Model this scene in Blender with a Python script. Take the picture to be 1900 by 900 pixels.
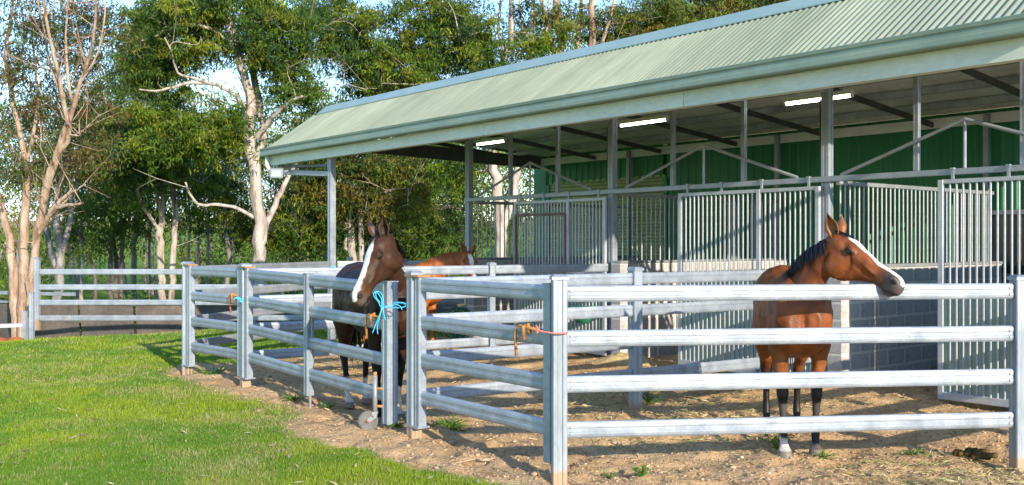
import bpy, math, random
import numpy as np
from mathutils import Vector, Matrix, noise as mnoise

scene = bpy.context.scene
for o in list(bpy.data.objects):
    bpy.data.objects.remove(o)
R = math.radians

# ------------------------------------------------------------------ camera
CAM_H, F, CU, CV = 1.70, 1806.0, 950.0, 450.0      # eye height, focal length in photo pixels
cam_data = bpy.data.cameras.new('camera')
cam = bpy.data.objects.new('camera', cam_data)
scene.collection.objects.link(cam)
cam.location = (0, 0, CAM_H)
cam.rotation_euler = (R(90), 0, 0)
cam_data.sensor_width = 36.0
cam_data.lens = 36.0 * F / 1900.0
cam_data.clip_end = 3000
scene.camera = cam
scene.render.resolution_x, scene.render.resolution_y = 1024, 485

# ------------------------------------------------------------------ sky, sun, exposure
SUN_EL = R(18.5)
SUN_AZ = math.atan2(0.478, -0.878)                  # towards the sun, from +Y to +X
world = bpy.data.worlds.new('World')
scene.world = world
world.use_nodes = True
wn, wl = world.node_tree.nodes, world.node_tree.links
wn.clear()
w_out = wn.new('ShaderNodeOutputWorld')
w_bg = wn.new('ShaderNodeBackground')
w_sky = wn.new('ShaderNodeTexSky')
w_sky.sky_type = 'NISHITA'
w_sky.sun_disc = False
w_sky.sun_elevation = SUN_EL
w_sky.sun_rotation = SUN_AZ
w_sky.air_density = 1.3
w_sky.dust_density = 0.0
w_tc = wn.new('ShaderNodeTexCoord')
w_no = wn.new('ShaderNodeTexNoise')
w_no.inputs['Scale'].default_value = 3.0
w_no.inputs['Detail'].default_value = 6
w_map = wn.new('ShaderNodeMapping')
w_map.inputs['Scale'].default_value = (1, 1, 2.6)
w_ramp = wn.new('ShaderNodeValToRGB')
w_ramp.color_ramp.elements[0].position = 0.5
w_ramp.color_ramp.elements[1].position = 0.85
w_mix = wn.new('ShaderNodeMixRGB')
w_mix.inputs[2].default_value = (4.6, 5.3, 6.6, 1)
wl.new(w_tc.outputs['Generated'], w_map.inputs[0])
wl.new(w_map.outputs[0], w_no.inputs['Vector'])
wl.new(w_no.outputs[0], w_ramp.inputs[0])
wl.new(w_ramp.outputs[0], w_mix.inputs[0])
wl.new(w_sky.outputs[0], w_mix.inputs[1])
w_tint = wn.new('ShaderNodeMixRGB'); w_tint.blend_type = 'MULTIPLY'; w_tint.inputs[0].default_value = 1.0
w_tint.inputs[2].default_value = (.62, .80, 1.12, 1)          # clearer, bluer afternoon air
wl.new(w_mix.outputs[0], w_tint.inputs[1])
wl.new(w_tint.outputs[0], w_bg.inputs[0])
w_bg.inputs[1].default_value = 0.15
wl.new(w_bg.outputs[0], w_out.inputs[0])

s_dir = Vector((math.sin(SUN_AZ) * math.cos(SUN_EL), math.cos(SUN_AZ) * math.cos(SUN_EL), math.sin(SUN_EL)))
sun_data = bpy.data.lights.new('sun', 'SUN')
sun_data.energy = 3.6
sun_data.angle = R(0.5)
sun_data.color = (1.0, 0.89, 0.73)
sun = bpy.data.objects.new('sun', sun_data)
scene.collection.objects.link(sun)
sun.rotation_euler = s_dir.to_track_quat('Z', 'Y').to_euler()
sun.location = (6, -12, 12)

scene.view_settings.view_transform = 'Standard'
scene.view_settings.look = 'None'
scene.view_settings.exposure = 1.10
scene.view_settings.gamma = 1.0

# ------------------------------------------------------------------ helpers
col = scene.collection
rng = np.random.default_rng(7)
random.seed(7)

def px(u, v, D):
    """photo pixel at depth D -> world point"""
    return Vector(((u - CU) / F * D, D, CAM_H - (v - CV) / F * D))

def pxg(u, v, z=0.0):
    """photo pixel lying on the level z -> world point"""
    D = F * (CAM_H - z) / (v - CV)
    return Vector(((u - CU) / F * D, D, z))

def smooth(a, b, x):
    t = np.clip((x - a) / (b - a), 0, 1)
    return t * t * (3 - 2 * t)

class MB:
    """collects vertices and faces for one mesh"""
    def __init__(self):
        self.v, self.f, self.m = [], [], []
    def add(self, vs, fs, mi=0):
        o = len(self.v)
        self.v.extend([tuple(p) for p in vs])
        self.f.extend([tuple(i + o for i in f) for f in fs])
        self.m.extend([mi] * len(fs))
        return self
    def box(self, x0, x1, y0, y1, z0, z1, mi=0):
        return self.add([(x0, y0, z0), (x1, y0, z0), (x1, y1, z0), (x0, y1, z0), (x0, y0, z1), (x1, y0, z1), (x1, y1, z1), (x0, y1, z1)],
                        [(0, 3, 2, 1), (4, 5, 6, 7), (0, 1, 5, 4), (1, 2, 6, 5), (2, 3, 7, 6), (3, 0, 4, 7)], mi)
    def prism(self, prof, p0, p1, ax, ay, mi=0, cap=True):
        """profile [(a,b)] swept from p0 to p1, a along ax and b along ay"""
        p0, p1, ax, ay = map(Vector, (p0, p1, ax, ay))
        n = len(prof)
        vs = [p0 + ax * a + ay * b for a, b in prof] + [p1 + ax * a + ay * b for a, b in prof]
        fs = [(i, (i + 1) % n, n + (i + 1) % n, n + i) for i in range(n)]
        if cap:
            fs += [tuple(range(n - 1, -1, -1)), tuple(range(n, 2 * n))]
        return self.add(vs, fs, mi)
    def tube(self, pts, rads, n=8, mi=0, cap=True):
        pts = [Vector(p) for p in pts]
        if not hasattr(rads, '__len__'):
            rads = [rads] * len(pts)
        rings, prev = [], None
        for i, p in enumerate(pts):
            d = (pts[min(i + 1, len(pts) - 1)] - pts[max(i - 1, 0)]).normalized()
            if prev is None:
                a = Vector((0, 0, 1)) if abs(d.z) < 0.9 else Vector((1, 0, 0))
                s = d.cross(a).normalized()
            else:
                s = (prev - d * prev.dot(d)).normalized()
            prev = s
            t = d.cross(s)
            rings += [p + (s * math.cos(2 * math.pi * k / n) + t * math.sin(2 * math.pi * k / n)) * rads[i] for k in range(n)]
        fs = []
        for i in range(len(pts) - 1):
            for k in range(n):
                a, b = i * n + k, i * n + (k + 1) % n
                fs.append((a, b, b + n, a + n))
        if cap:
            fs += [tuple(range(n - 1, -1, -1)), tuple(range(len(rings) - n, len(rings)))]
        return self.add(rings, fs, mi)
    def bar(self, p0, p1, w, h=None, up=(0, 0, 1), mi=0):
        """rectangular bar between two points, w across, h along up"""
        h = h or w
        p0, p1 = Vector(p0), Vector(p1)
        d = (p1 - p0).normalized()
        up = Vector(up)
        if abs(d.dot(up)) > 0.95:
            up = Vector((1, 0, 0))
        s = d.cross(up).normalized()
        u = s.cross(d).normalized()
        b = min(w, h) * 0.12
        prof = [(-w/2+b, -h/2), (w/2-b, -h/2), (w/2, -h/2+b), (w/2, h/2-b), (w/2-b, h/2), (-w/2+b, h/2), (-w/2, h/2-b), (-w/2, -h/2+b)]
        return self.prism(prof, p0, p1, s, u, mi)
    def ball(self, c, r, n=10, mi=0):
        c = Vector(c)
        if not hasattr(r, '__len__'):
            r = (r, r, r)
        vs, fs = [], []
        m = n // 2
        for i in range(m + 1):
            th = math.pi * i / m
            for k in range(n):
                ph = 2 * math.pi * k / n
                vs.append((c.x + r[0] * math.sin(th) * math.cos(ph), c.y + r[1] * math.sin(th) * math.sin(ph), c.z + r[2] * math.cos(th)))
        for i in range(m):
            for k in range(n):
                a, b = i * n + k, i * n + (k + 1) % n
                fs.append((a, a + n, b + n, b))
        return self.add(vs, fs, mi)
    def mesh(self, name, mats, shade=False):
        me = bpy.data.meshes.new(name)
        me.from_pydata(self.v, [], self.f)
        if not isinstance(mats, (list, tuple)):
            mats = [mats]
        for m in mats:
            me.materials.append(m)
        if len(mats) > 1:
            me.polygons.foreach_set('material_index', self.m)
        if shade:
            me.polygons.foreach_set('use_smooth', [True] * len(me.polygons))
        me.update()
        return me
    def obj(self, name, mats, parent=None, shade=False, loc=None):
        return link(name, self.mesh(name, mats, shade), parent, loc)

def link(name, me, parent=None, loc=None, rot=None):
    o = bpy.data.objects.new(name, me)
    col.objects.link(o)
    if parent is not None:
        o.parent = parent
    if loc is not None:
        o.location = loc
    if rot is not None:
        o.rotation_euler = rot
    return o

def tag(o, label, cat, group=None, kind=None):
    o['label'] = label
    if cat: o['category'] = cat
    if group: o['group'] = group
    if kind: o['kind'] = kind
    return o

def thing(name, label, cat, loc=(0, 0, 0), rz=0.0, group=None):
    o = bpy.data.objects.new(name, None)
    o.empty_display_size = 0.2
    col.objects.link(o)
    o.location = loc
    o.rotation_euler = (0, 0, rz)
    return tag(o, label, cat, group)

def np_mesh(name, verts, faces, mat, attrs=None, smooth_=False):
    """fast mesh from arrays; attrs: {name: (domain, per-element floats or rgb)}"""
    verts = np.asarray(verts, dtype=np.float32); faces = np.asarray(faces, dtype=np.int32)
    me = bpy.data.meshes.new(name)
    k = faces.shape[1]
    me.vertices.add(len(verts)); me.vertices.foreach_set('co', verts.ravel())
    me.loops.add(faces.size); me.loops.foreach_set('vertex_index', faces.ravel())
    me.polygons.add(len(faces)); me.polygons.foreach_set('loop_start', np.arange(0, faces.size, k, dtype=np.int32))
    me.update(calc_edges=True)
    for an, (dom, val) in (attrs or {}).items():
        val = np.asarray(val, dtype=np.float32)
        if val.ndim == 1:
            a = me.attributes.new(an, 'FLOAT', dom); a.data.foreach_set('value', val)
        else:
            c4 = np.ones((len(val), 4), dtype=np.float32); c4[:, :3] = val
            a = me.attributes.new(an, 'FLOAT_COLOR', dom); a.data.foreach_set('color', c4.ravel())
    if smooth_:
        me.polygons.foreach_set('use_smooth', np.ones(len(faces), dtype=bool))
    me.materials.append(mat)
    return me

# ------------------------------------------------------------------ materials
def new_mat(name):
    m = bpy.data.materials.new(name)
    m.use_nodes = True
    nt = m.node_tree
    b = nt.nodes['Principled BSDF']
    return m, nt, b

def noise_mat(name, c1, c2, scale=4.0, rough=0.6, metal=0.0, stretch=(1, 1, 1), detail=6, bump=0.0, bump_scale=None, c3=None, spec=0.5, lo=0.35, hi=0.65, fine=0.0, dirt=None, rough2=None, smudge=0.0, sheet=0.0):
    m, nt, b = new_mat(name)
    N, Lk = nt.nodes, nt.links
    tc = N.new('ShaderNodeTexCoord')
    mp = N.new('ShaderNodeMapping'); mp.inputs['Scale'].default_value = stretch
    Lk.new(tc.outputs['Object'], mp.inputs[0])
    no = N.new('ShaderNodeTexNoise'); no.inputs['Scale'].default_value = scale; no.inputs['Detail'].default_value = detail
    no.inputs['Roughness'].default_value = 0.6
    Lk.new(mp.outputs[0], no.inputs['Vector'])
    rp = N.new('ShaderNodeValToRGB')
    rp.color_ramp.elements[0].position = lo; rp.color_ramp.elements[0].color = (*c1, 1)
    rp.color_ramp.elements[1].position = hi; rp.color_ramp.elements[1].color = (*c2, 1)
    if c3:
        e = rp.color_ramp.elements.new((lo + hi) / 2); e.color = (*c3, 1)
    Lk.new(no.outputs[0], rp.inputs[0])
    out = rp.outputs[0]
    oi = N.new('ShaderNodeObjectInfo')
    if fine:
        n2 = N.new('ShaderNodeTexNoise'); n2.inputs['Scale'].default_value = scale * 9; n2.inputs['Detail'].default_value = 4
        Lk.new(mp.outputs[0], n2.inputs['Vector'])
        mr = N.new('ShaderNodeMapRange'); mr.inputs[1].default_value = 0.3; mr.inputs[2].default_value = 0.7
        mr.inputs[3].default_value = 1 - fine; mr.inputs[4].default_value = 1 + fine
        Lk.new(n2.outputs[0], mr.inputs[0])
        mu = N.new('ShaderNodeVectorMath'); mu.operation = 'SCALE'
        Lk.new(out, mu.inputs[0]); Lk.new(mr.outputs[0], mu.inputs['Scale'])
        out = mu.outputs[0]
    # each object a touch lighter or darker than its twin
    mo = N.new('ShaderNodeMapRange'); mo.inputs[3].default_value = 0.92; mo.inputs[4].default_value = 1.08
    Lk.new(oi.outputs['Random'], mo.inputs[0])
    mu2 = N.new('ShaderNodeVectorMath'); mu2.operation = 'SCALE'
    Lk.new(out, mu2.inputs[0]); Lk.new(mo.outputs[0], mu2.inputs['Scale'])
    out = mu2.outputs[0]
    if sheet:
        sx_ = N.new('ShaderNodeSeparateXYZ'); Lk.new(tc.outputs['Object'], sx_.inputs[0])
        dv = N.new('ShaderNodeMath'); dv.operation = 'DIVIDE'; dv.inputs[1].default_value = sheet; Lk.new(sx_.outputs[0], dv.inputs[0])
        fl_ = N.new('ShaderNodeMath'); fl_.operation = 'FLOOR'; Lk.new(dv.outputs[0], fl_.inputs[0])
        wn_ = N.new('ShaderNodeTexWhiteNoise'); wn_.noise_dimensions = '1D'; Lk.new(fl_.outputs[0], wn_.inputs['W'])
        m5 = N.new('ShaderNodeMapRange'); m5.inputs[3].default_value = .92; m5.inputs[4].default_value = 1.06; Lk.new(wn_.outputs['Value'], m5.inputs[0])
        v5 = N.new('ShaderNodeVectorMath'); v5.operation = 'SCALE'; Lk.new(out, v5.inputs[0]); Lk.new(m5.outputs[0], v5.inputs['Scale'])
        out = v5.outputs[0]
    if smudge:
        n4 = N.new('ShaderNodeTexNoise'); n4.inputs['Scale'].default_value = 2.7; n4.inputs['Detail'].default_value = 8; n4.inputs['Roughness'].default_value = .7
        Lk.new(tc.outputs['Object'], n4.inputs['Vector'])
        m4 = N.new('ShaderNodeMapRange'); m4.inputs[1].default_value = .56; m4.inputs[2].default_value = .72; m4.inputs[4].default_value = smudge
        Lk.new(n4.outputs[0], m4.inputs[0])
        x4 = N.new('ShaderNodeMixRGB'); x4.inputs[2].default_value = (.19, .16, .12, 1)
        Lk.new(m4.outputs[0], x4.inputs[0]); Lk.new(out, x4.inputs[1])
        out = x4.outputs[0]
    if dirt:
        # soil splashed on the lowest part: colour, height up to which it reaches
        dc, dh = dirt
        sx = N.new('ShaderNodeSeparateXYZ'); Lk.new(tc.outputs['Object'], sx.inputs[0])
        n3 = N.new('ShaderNodeTexNoise'); n3.inputs['Scale'].default_value = 14
        Lk.new(tc.outputs['Object'], n3.inputs['Vector'])
        ad = N.new('ShaderNodeMath'); ad.operation = 'MULTIPLY_ADD'; ad.inputs[1].default_value = -0.12
        Lk.new(n3.outputs[0], ad.inputs[0]); Lk.new(sx.outputs['Z'], ad.inputs[2])
        mr = N.new('ShaderNodeMapRange'); mr.inputs[1].default_value = dh - 0.04; mr.inputs[2].default_value = dh - 0.09
        Lk.new(ad.outputs[0], mr.inputs[0])
        mx = N.new('ShaderNodeMixRGB'); mx.inputs[2].default_value = (*dc, 1)
        Lk.new(mr.outputs[0], mx.inputs[0]); Lk.new(out, mx.inputs[1])
        out = mx.outputs[0]
    Lk.new(out, b.inputs['Base Color'])
    b.inputs['Roughness'].default_value = rough
    if rough2:
        mr = N.new('ShaderNodeMapRange'); mr.inputs[1].default_value = 0.3; mr.inputs[2].default_value = 0.7
        mr.inputs[3].default_value = rough; mr.inputs[4].default_value = rough2
        Lk.new(no.outputs[0], mr.inputs[0]); Lk.new(mr.outputs[0], b.inputs['Roughness'])
    b.inputs['Metallic'].default_value = metal
    b.inputs['Specular IOR Level'].default_value = spec
    if bump:
        bn = N.new('ShaderNodeTexNoise'); bn.inputs['Scale'].default_value = bump_scale or scale * 6; bn.inputs['Detail'].default_value = 6
        Lk.new(mp.outputs[0], bn.inputs['Vector'])
        bp = N.new('ShaderNodeBump'); bp.inputs['Strength'].default_value = bump; bp.inputs['Distance'].default_value = 0.02
        Lk.new(bn.outputs[0], bp.inputs['Height']); Lk.new(bp.outputs[0], b.inputs['Normal'])
    return m

def attr_mat(name, rough=0.6, translucent=0.0, spec=0.3, bump=0.0, bump_scale=40, attr='tint', var=0.0, stretch=(1, 1, 1)):
    """base colour from a colour attribute that holds the thing's own colours"""
    m, nt, b = new_mat(name)
    N, Lk = nt.nodes, nt.links
    at = N.new('ShaderNodeAttribute'); at.attribute_name = attr
    out = at.outputs['Color']
    if var:
        tc = N.new('ShaderNodeTexCoord'); mp = N.new('ShaderNodeMapping'); mp.inputs['Scale'].default_value = stretch
        Lk.new(tc.outputs['Object'], mp.inputs[0])
        no = N.new('ShaderNodeTexNoise'); no.inputs['Scale'].default_value = 9; no.inputs['Detail'].default_value = 8
        Lk.new(mp.outputs[0], no.inputs['Vector'])
        mr = N.new('ShaderNodeMapRange'); mr.inputs[1].default_value = 0.3; mr.inputs[2].default_value = 0.7
        mr.inputs[3].default_value = 1 - var; mr.inputs[4].default_value = 1 + var
        Lk.new(no.outputs[0], mr.inputs[0])
        mu = N.new('ShaderNodeVectorMath'); mu.operation = 'SCALE'
        Lk.new(out, mu.inputs[0]); Lk.new(mr.outputs[0], mu.inputs['Scale'])
        out = mu.outputs[0]
    Lk.new(out, b.inputs['Base Color'])
    b.inputs['Roughness'].default_value = rough
    b.inputs['Specular IOR Level'].default_value = spec
    if translucent:
        tr = N.new('ShaderNodeBsdfTranslucent'); Lk.new(out, tr.inputs[0])
        mx = N.new('ShaderNodeMixShader'); mx.inputs[0].default_value = translucent
        Lk.new(b.outputs[0], mx.inputs[1]); Lk.new(tr.outputs[0], mx.inputs[2])
        Lk.new(mx.outputs[0], nt.nodes['Material Output'].inputs[0])
    if bump:
        tc = N.new('ShaderNodeTexCoord'); no = N.new('ShaderNodeTexNoise'); no.inputs['Scale'].default_value = bump_scale
        no.inputs['Detail'].default_value = 6
        Lk.new(tc.outputs['Object'], no.inputs['Vector'])
        bp = N.new('ShaderNodeBump'); bp.inputs['Strength'].default_value = bump; bp.inputs['Distance'].default_value = 0.01
        Lk.new(no.outputs[0], bp.inputs['Height']); Lk.new(bp.outputs[0], b.inputs['Normal'])
    return m

M = {}
M['galv'] = noise_mat('galvanised_steel', (.26, .298, .345), (.365, .40, .435), scale=5, rough=.34, rough2=.52, metal=.35, stretch=(1, 1, 1), fine=.10, bump=.04, smudge=.45)
M['galv_post'] = noise_mat('galvanised_post', (.265, .303, .345), (.375, .405, .435), scale=6, rough=.36, rough2=.55, metal=.3, stretch=(1, 1, .25), fine=.10, bump=.04, dirt=((.40, .29, .19), .10))
M['galv_bar'] = noise_mat('galvanised_bar', (.36, .385, .41), (.46, .48, .50), scale=5, rough=.4, metal=.2, fine=.1)
M['galv_dull'] = noise_mat('weathered_steel', (.24, .255, .27), (.36, .375, .385), scale=4, rough=.45, metal=.35, fine=.1)
M['dark_steel'] = noise_mat('dark_painted_steel', (.06, .063, .067), (.10, .10, .105), scale=5, rough=.5, metal=.2)
M['rust'] = noise_mat('rusty_steel', (.34, .13, .04), (.55, .27, .08), scale=30, rough=.75, bump=.2)
M['purple'] = noise_mat('maroon_primed_steel', (.14, .075, .085), (.20, .12, .13), scale=8, rough=.55)
M['roof'] = noise_mat('pale_green_roofing', (.205, .235, .160), (.275, .302, .212), scale=1.1, rough=.55, stretch=(1.2, .22, .22), fine=.11, spec=.3, sheet=.762)
M['trim'] = noise_mat('green_trim', (.195, .262, .195), (.25, .315, .24), scale=1.2, rough=.42, fine=.05, spec=.4)
M['ridge'] = noise_mat('ridge_green', (.22, .32, .28), (.28, .37, .33), scale=1.5, rough=.42, fine=.05)
M['fascia'] = noise_mat('pale_green_fascia', (.56, .61, .49), (.66, .69, .57), scale=1.2, rough=.5, stretch=(1, 1, 3), fine=.08)
M['foil'] = noise_mat('foil_insulation', (.74, .75, .70), (.86, .87, .82), scale=2.2, rough=.5, metal=.05, bump=.5, bump_scale=3, fine=.12)
M['wall_green'] = noise_mat('dark_green_sheeting', (.013, .175, .072), (.02, .225, .092), scale=1.5, rough=.45)
M['door_green'] = noise_mat('faded_green_sheeting', (.24, .34, .24), (.32, .42, .31), scale=2.5, rough=.55, fine=.1)
M['roller'] = noise_mat('olive_roller_door', (.36, .43, .22), (.43, .50, .27), scale=1.5, rough=.5)
M['block'] = noise_mat('grey_concrete_block', (.37, .35, .335), (.45, .435, .415), scale=5, rough=.95, fine=.18, bump=.3, bump_scale=60, spec=.2)
M['mortar'] = noise_mat('mortar', (.64, .59, .51), (.76, .71, .62), scale=12, rough=.95, bump=.3, spec=.2)
M['white_paint'] = noise_mat('white_painted_steel', (.70, .71, .70), (.82, .82, .80), scale=4, rough=.4, fine=.05)
M['belting'] = noise_mat('brown_rubber_belting', (.085, .068, .058), (.14, .115, .10), scale=1.6, rough=.8, fine=.2, bump=.2)
M['red_rug'] = noise_mat('red_brown_canvas', (.22, .05, .02), (.34, .09, .035), scale=6, rough=.8, bump=.3)
M['blue_rope'] = noise_mat('blue_baling_twine', (.03, .42, .66), (.07, .56, .80), scale=80, rough=.6)
M['red_cord'] = noise_mat('red_cord', (.55, .10, .08), (.70, .22, .16), scale=60, rough=.7)
M['rubber'] = noise_mat('grey_wheel', (.10, .095, .085), (.17, .16, .14), scale=15, rough=.8)
M['hose'] = noise_mat('green_hose', (.01, .13, .08), (.02, .20, .12), scale=20, rough=.4)
M['tub'] = noise_mat('green_tub', (.02, .16, .09), (.03, .22, .13), scale=5, rough=.45)
M['dung'] = noise_mat('dung', (.05, .032, .012), (.15, .10, .035), scale=26, rough=.95, bump=.8, bump_scale=60, spec=.1)
M['stick'] = noise_mat('dead_stick', (.30, .21, .13), (.46, .34, .22), scale=30, rough=.9)
M['straw'] = attr_mat('straw', rough=.8)
M['blade'] = attr_mat('grass_blades', rough=.55, translucent=.35)
M['leaf'] = attr_mat('gum_leaves', rough=.6, translucent=.38, spec=.14)
M['weed'] = attr_mat('weed_leaves', rough=.5, translucent=.3)
M['coat'] = attr_mat('horse_coat', rough=.46, spec=.30, var=.30, bump=.25, bump_scale=70, attr='tint')
M['coat_dark'] = attr_mat('dark_horse_coat', rough=.48, spec=.16, var=.24, bump=.25, bump_scale=70, attr='tint')
M['hair'] = attr_mat('horse_hair', rough=.45, spec=.4)
M['eye'] = noise_mat('dark_eye', (.006, .004, .003), (.012, .008, .006), scale=5, rough=.06, spec=.8)
M['nostril'] = noise_mat('nostril_shade', (.01, .008, .007), (.02, .015, .013), scale=5, rough=.6)  # near black, stands in for shade inside the nostril
M['bark_pale'] = noise_mat('pale_gum_bark', (.13, .09, .065), (.46, .40, .345), scale=3.0, rough=.85, stretch=(2.6, 2.6, .35), fine=.25, bump=.4, bump_scale=12, c3=(.36, .295, .24), lo=.34, hi=.60)
M['bark_salmon'] = noise_mat('salmon_gum_bark', (.14, .08, .048), (.44, .335, .25), scale=2.8, rough=.8, stretch=(2.6, 2.6, .32), fine=.25, bump=.4, bump_scale=12, c3=(.34, .225, .15), lo=.34, hi=.62)
M['bark_grey'] = noise_mat('grey_gum_bark', (.12, .105, .09), (.31, .285, .26), scale=2.6, rough=.9, stretch=(2.5, 2.5, .5), fine=.25, bump=.4, bump_scale=12)
M['bark_dark'] = noise_mat('dark_bark', (.075, .06, .05), (.16, .13, .11), scale=3, rough=.95, stretch=(3, 3, .5), fine=.25, bump=.5, bump_scale=14)
M['window_glass'] = noise_mat('dark_window_glass', (.02, .025, .03), (.04, .045, .05), scale=3, rough=.1)
M['glass'] = noise_mat('lamp_glass', (.30, .34, .40), (.42, .46, .52), scale=3, rough=.08, spec=.9)
m_, nt_, b_ = new_mat('lit_tube'); b_.inputs['Base Color'].default_value = (.9, .9, .88, 1)
b_.inputs['Emission Color'].default_value = (1, .98, .92, 1); b_.inputs['Emission Strength'].default_value = 7.0
M['tube'] = m_

# ground material: lawn soil and trodden earth blended by where the lawn grows
def ground_mat():
    m, nt, b = new_mat('ground_earth_and_turf')
    N, Lk = nt.nodes, nt.links
    tc = N.new('ShaderNodeTexCoord')
    def noi(s, d=8, r=.6):
        n = N.new('ShaderNodeTexNoise'); n.inputs['Scale'].default_value = s; n.inputs['Detail'].default_value = d; n.inputs['Roughness'].default_value = r
        Lk.new(tc.outputs['Object'], n.inputs['Vector']); return n
    def ramp(src, stops):
        r = N.new('ShaderNodeValToRGB')
        r.color_ramp.elements[0].position, r.color_ramp.elements[0].color = stops[0][0], (*stops[0][1], 1)
        r.color_ramp.elements[1].position, r.color_ramp.elements[1].color = stops[-1][0], (*stops[-1][1], 1)
        for p, c in stops[1:-1]:
            r.color_ramp.elements.new(p).color = (*c, 1)
        Lk.new(src, r.inputs[0]); return r
    def mix(fac, a, c, t='MIX'):
        x = N.new('ShaderNodeMixRGB'); x.blend_type = t
        if isinstance(fac, float): x.inputs[0].default_value = fac
        else: Lk.new(fac, x.inputs[0])
        Lk.new(a, x.inputs[1]); Lk.new(c, x.inputs[2]); return x
    big, mid, fin = noi(.7), noi(5), noi(38)
    earth = ramp(big.outputs[0], [(.3, (.43, .275, .14)), (.5, (.55, .37, .195)), (.72, (.62, .45, .255))])
    spk = ramp(fin.outputs[0], [(.30, (.58, .55, .53)), (.5, (1, 1, 1)), (.72, (1.15, 1.13, 1.08))])
    earth2 = mix(1.0, earth.outputs[0], spk.outputs[0], 'MULTIPLY')
    pat = ramp(mid.outputs[0], [(.3, (.8, .78, .76)), (.7, (1.12, 1.1, 1.06))])
    earth3 = mix(1.0, earth2.outputs[0], pat.outputs[0], 'MULTIPLY')
    turf = ramp(mid.outputs[0], [(.3, (.09, .18, .008)), (.5, (.15, .25, .012)), (.72, (.27, .29, .05))])
    turf2 = mix(1.0, turf.outputs[0], spk.outputs[0], 'MULTIPLY')
    at = N.new('ShaderNodeAttribute'); at.attribute_name = 'lawn'
    ad = N.new('ShaderNodeMath'); ad.operation = 'MULTIPLY_ADD'; ad.inputs[1].default_value = .5
    Lk.new(mid.outputs[0], ad.inputs[0]); Lk.new(at.outputs['Fac'], ad.inputs[2])
    mr = N.new('ShaderNodeMapRange'); mr.inputs[1].default_value = .62; mr.inputs[2].default_value = .88
    Lk.new(ad.outputs[0], mr.inputs[0])
    fmx = mix(mr.outputs[0], earth3.outputs[0], turf2.outputs[0])
    Lk.new(fmx.outputs[0], b.inputs['Base Color'])
    b.inputs['Roughness'].default_value = .95; b.inputs['Specular IOR Level'].default_value = .15
    bp = N.new('ShaderNodeBump'); bp.inputs['Strength'].default_value = .9; bp.inputs['Distance'].default_value = .02
    Lk.new(fin.outputs[0], bp.inputs['Height']); Lk.new(bp.outputs[0], b.inputs['Normal'])
    return m
M['ground'] = ground_mat()

# ------------------------------------------------------------------ ground
def vnoise(x, y, s, seed=0):
    """cheap smooth value noise on arrays"""
    xs, ys = x * s + seed * 17.3, y * s + seed * 9.1
    xi, yi = np.floor(xs).astype(np.int64), np.floor(ys).astype(np.int64)
    fx, fy = xs - xi, ys - yi
    fx, fy = fx * fx * (3 - 2 * fx), fy * fy * (3 - 2 * fy)
    def h(a, b):
        n = (a * 374761393 + b * 668265263 + seed * 1442695) & 0x7fffffff
        n = ((n ^ (n >> 13)) * 1274126177) & 0x7fffffff
        return ((n ^ (n >> 16)) & 0xffff) / 65535.0
    return (h(xi, yi) * (1 - fx) + h(xi + 1, yi) * fx) * (1 - fy) + (h(xi, yi + 1) * (1 - fx) + h(xi + 1, yi + 1) * fx) * fy

def base_z(x, y):
    crest = 16.3 + 0.85 * (x + 8.5)
    d = smooth(0, 7.5, y - np.maximum(crest, 16.0)) * smooth(-1.0, -3.2, x)
    far = np.clip(y - 42, 0, None)
    return -1.35 * d + 0.02 * far * smooth(42, 80, y) + 0.0004 * np.clip(y - 120, 0, None) ** 1.5

# lawn outline on the ground, from the edge seen in the photograph
edge_px = [(1100, 935), (900, 893), (830, 882), (740, 862), (680, 836), (610, 828), (545, 812), (515, 792), (548, 768), (505, 748), (430, 738), (360, 716), (305, 697), (325, 680), (352, 676), (440, 672), (480, 658), (560, 650), (640, 644), (700, 642)]
LAWN = np.array([[p.x, p.y] for p in (pxg(u, v) for u, v in edge_px)])
LAWN = np.vstack([LAWN, [[-2.2, 16.6], [-0.4, 18.4], [2.5, 25.0], [60, 60], [60, 400], [-400, 400], [-400, -20], [2.5, -20]]])

def in_poly(x, y, P):
    c = np.zeros(x.shape, bool)
    j = len(P) - 1
    for i in range(len(P)):
        yi, yj, xi, xj = P[i, 1], P[j, 1], P[i, 0], P[j, 0]
        cond = ((yi > y) != (yj > y)) & (x < (xj - xi) * (y - yi) / (yj - yi + 1e-12) + xi)
        c ^= cond
        j = i
    return c

def poly_dist(x, y, P):
    d = np.full(x.shape, 1e9)
    for i in range(len(P) - 1):
        a, b = P[i], P[i + 1]
        ab = b - a
        t = np.clip(((x - a[0]) * ab[0] + (y - a[1]) * ab[1]) / (ab @ ab), 0, 1)
        d = np.minimum(d, np.hypot(x - a[0] - t * ab[0], y - a[1] - t * ab[1]))
    return d

def lawn_mask(x, y):
    """about 1 on the lawn, 0 on bare earth, soft across the edge"""
    w = 0.25 + 0.02 * np.clip(y - 8, 0, 40)
    s = np.where(in_poly(x, y, LAWN), 1.0, -1.0) * poly_dist(x, y, LAWN)
    return np.clip(0.5 + 0.5 * s / w, 0, 1)

def ground_z(x, y):
    lm = lawn_mask(x, y)
    near = smooth(40, 20, y)
    h = (vnoise(x, y, .9, 1) - .5) * .05 + (vnoise(x, y, 3.1, 2) - .5) * .022
    h += (1 - lm) * ((vnoise(x, y, 6, 3) - .5) * .045 + (vnoise(x, y, 15, 4) - .5) * .028)
    h -= (1 - lm) * .028 * smooth(.62, .80, vnoise(x, y, 4.5, 41))
    return base_z(x, y) + h * near

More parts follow.
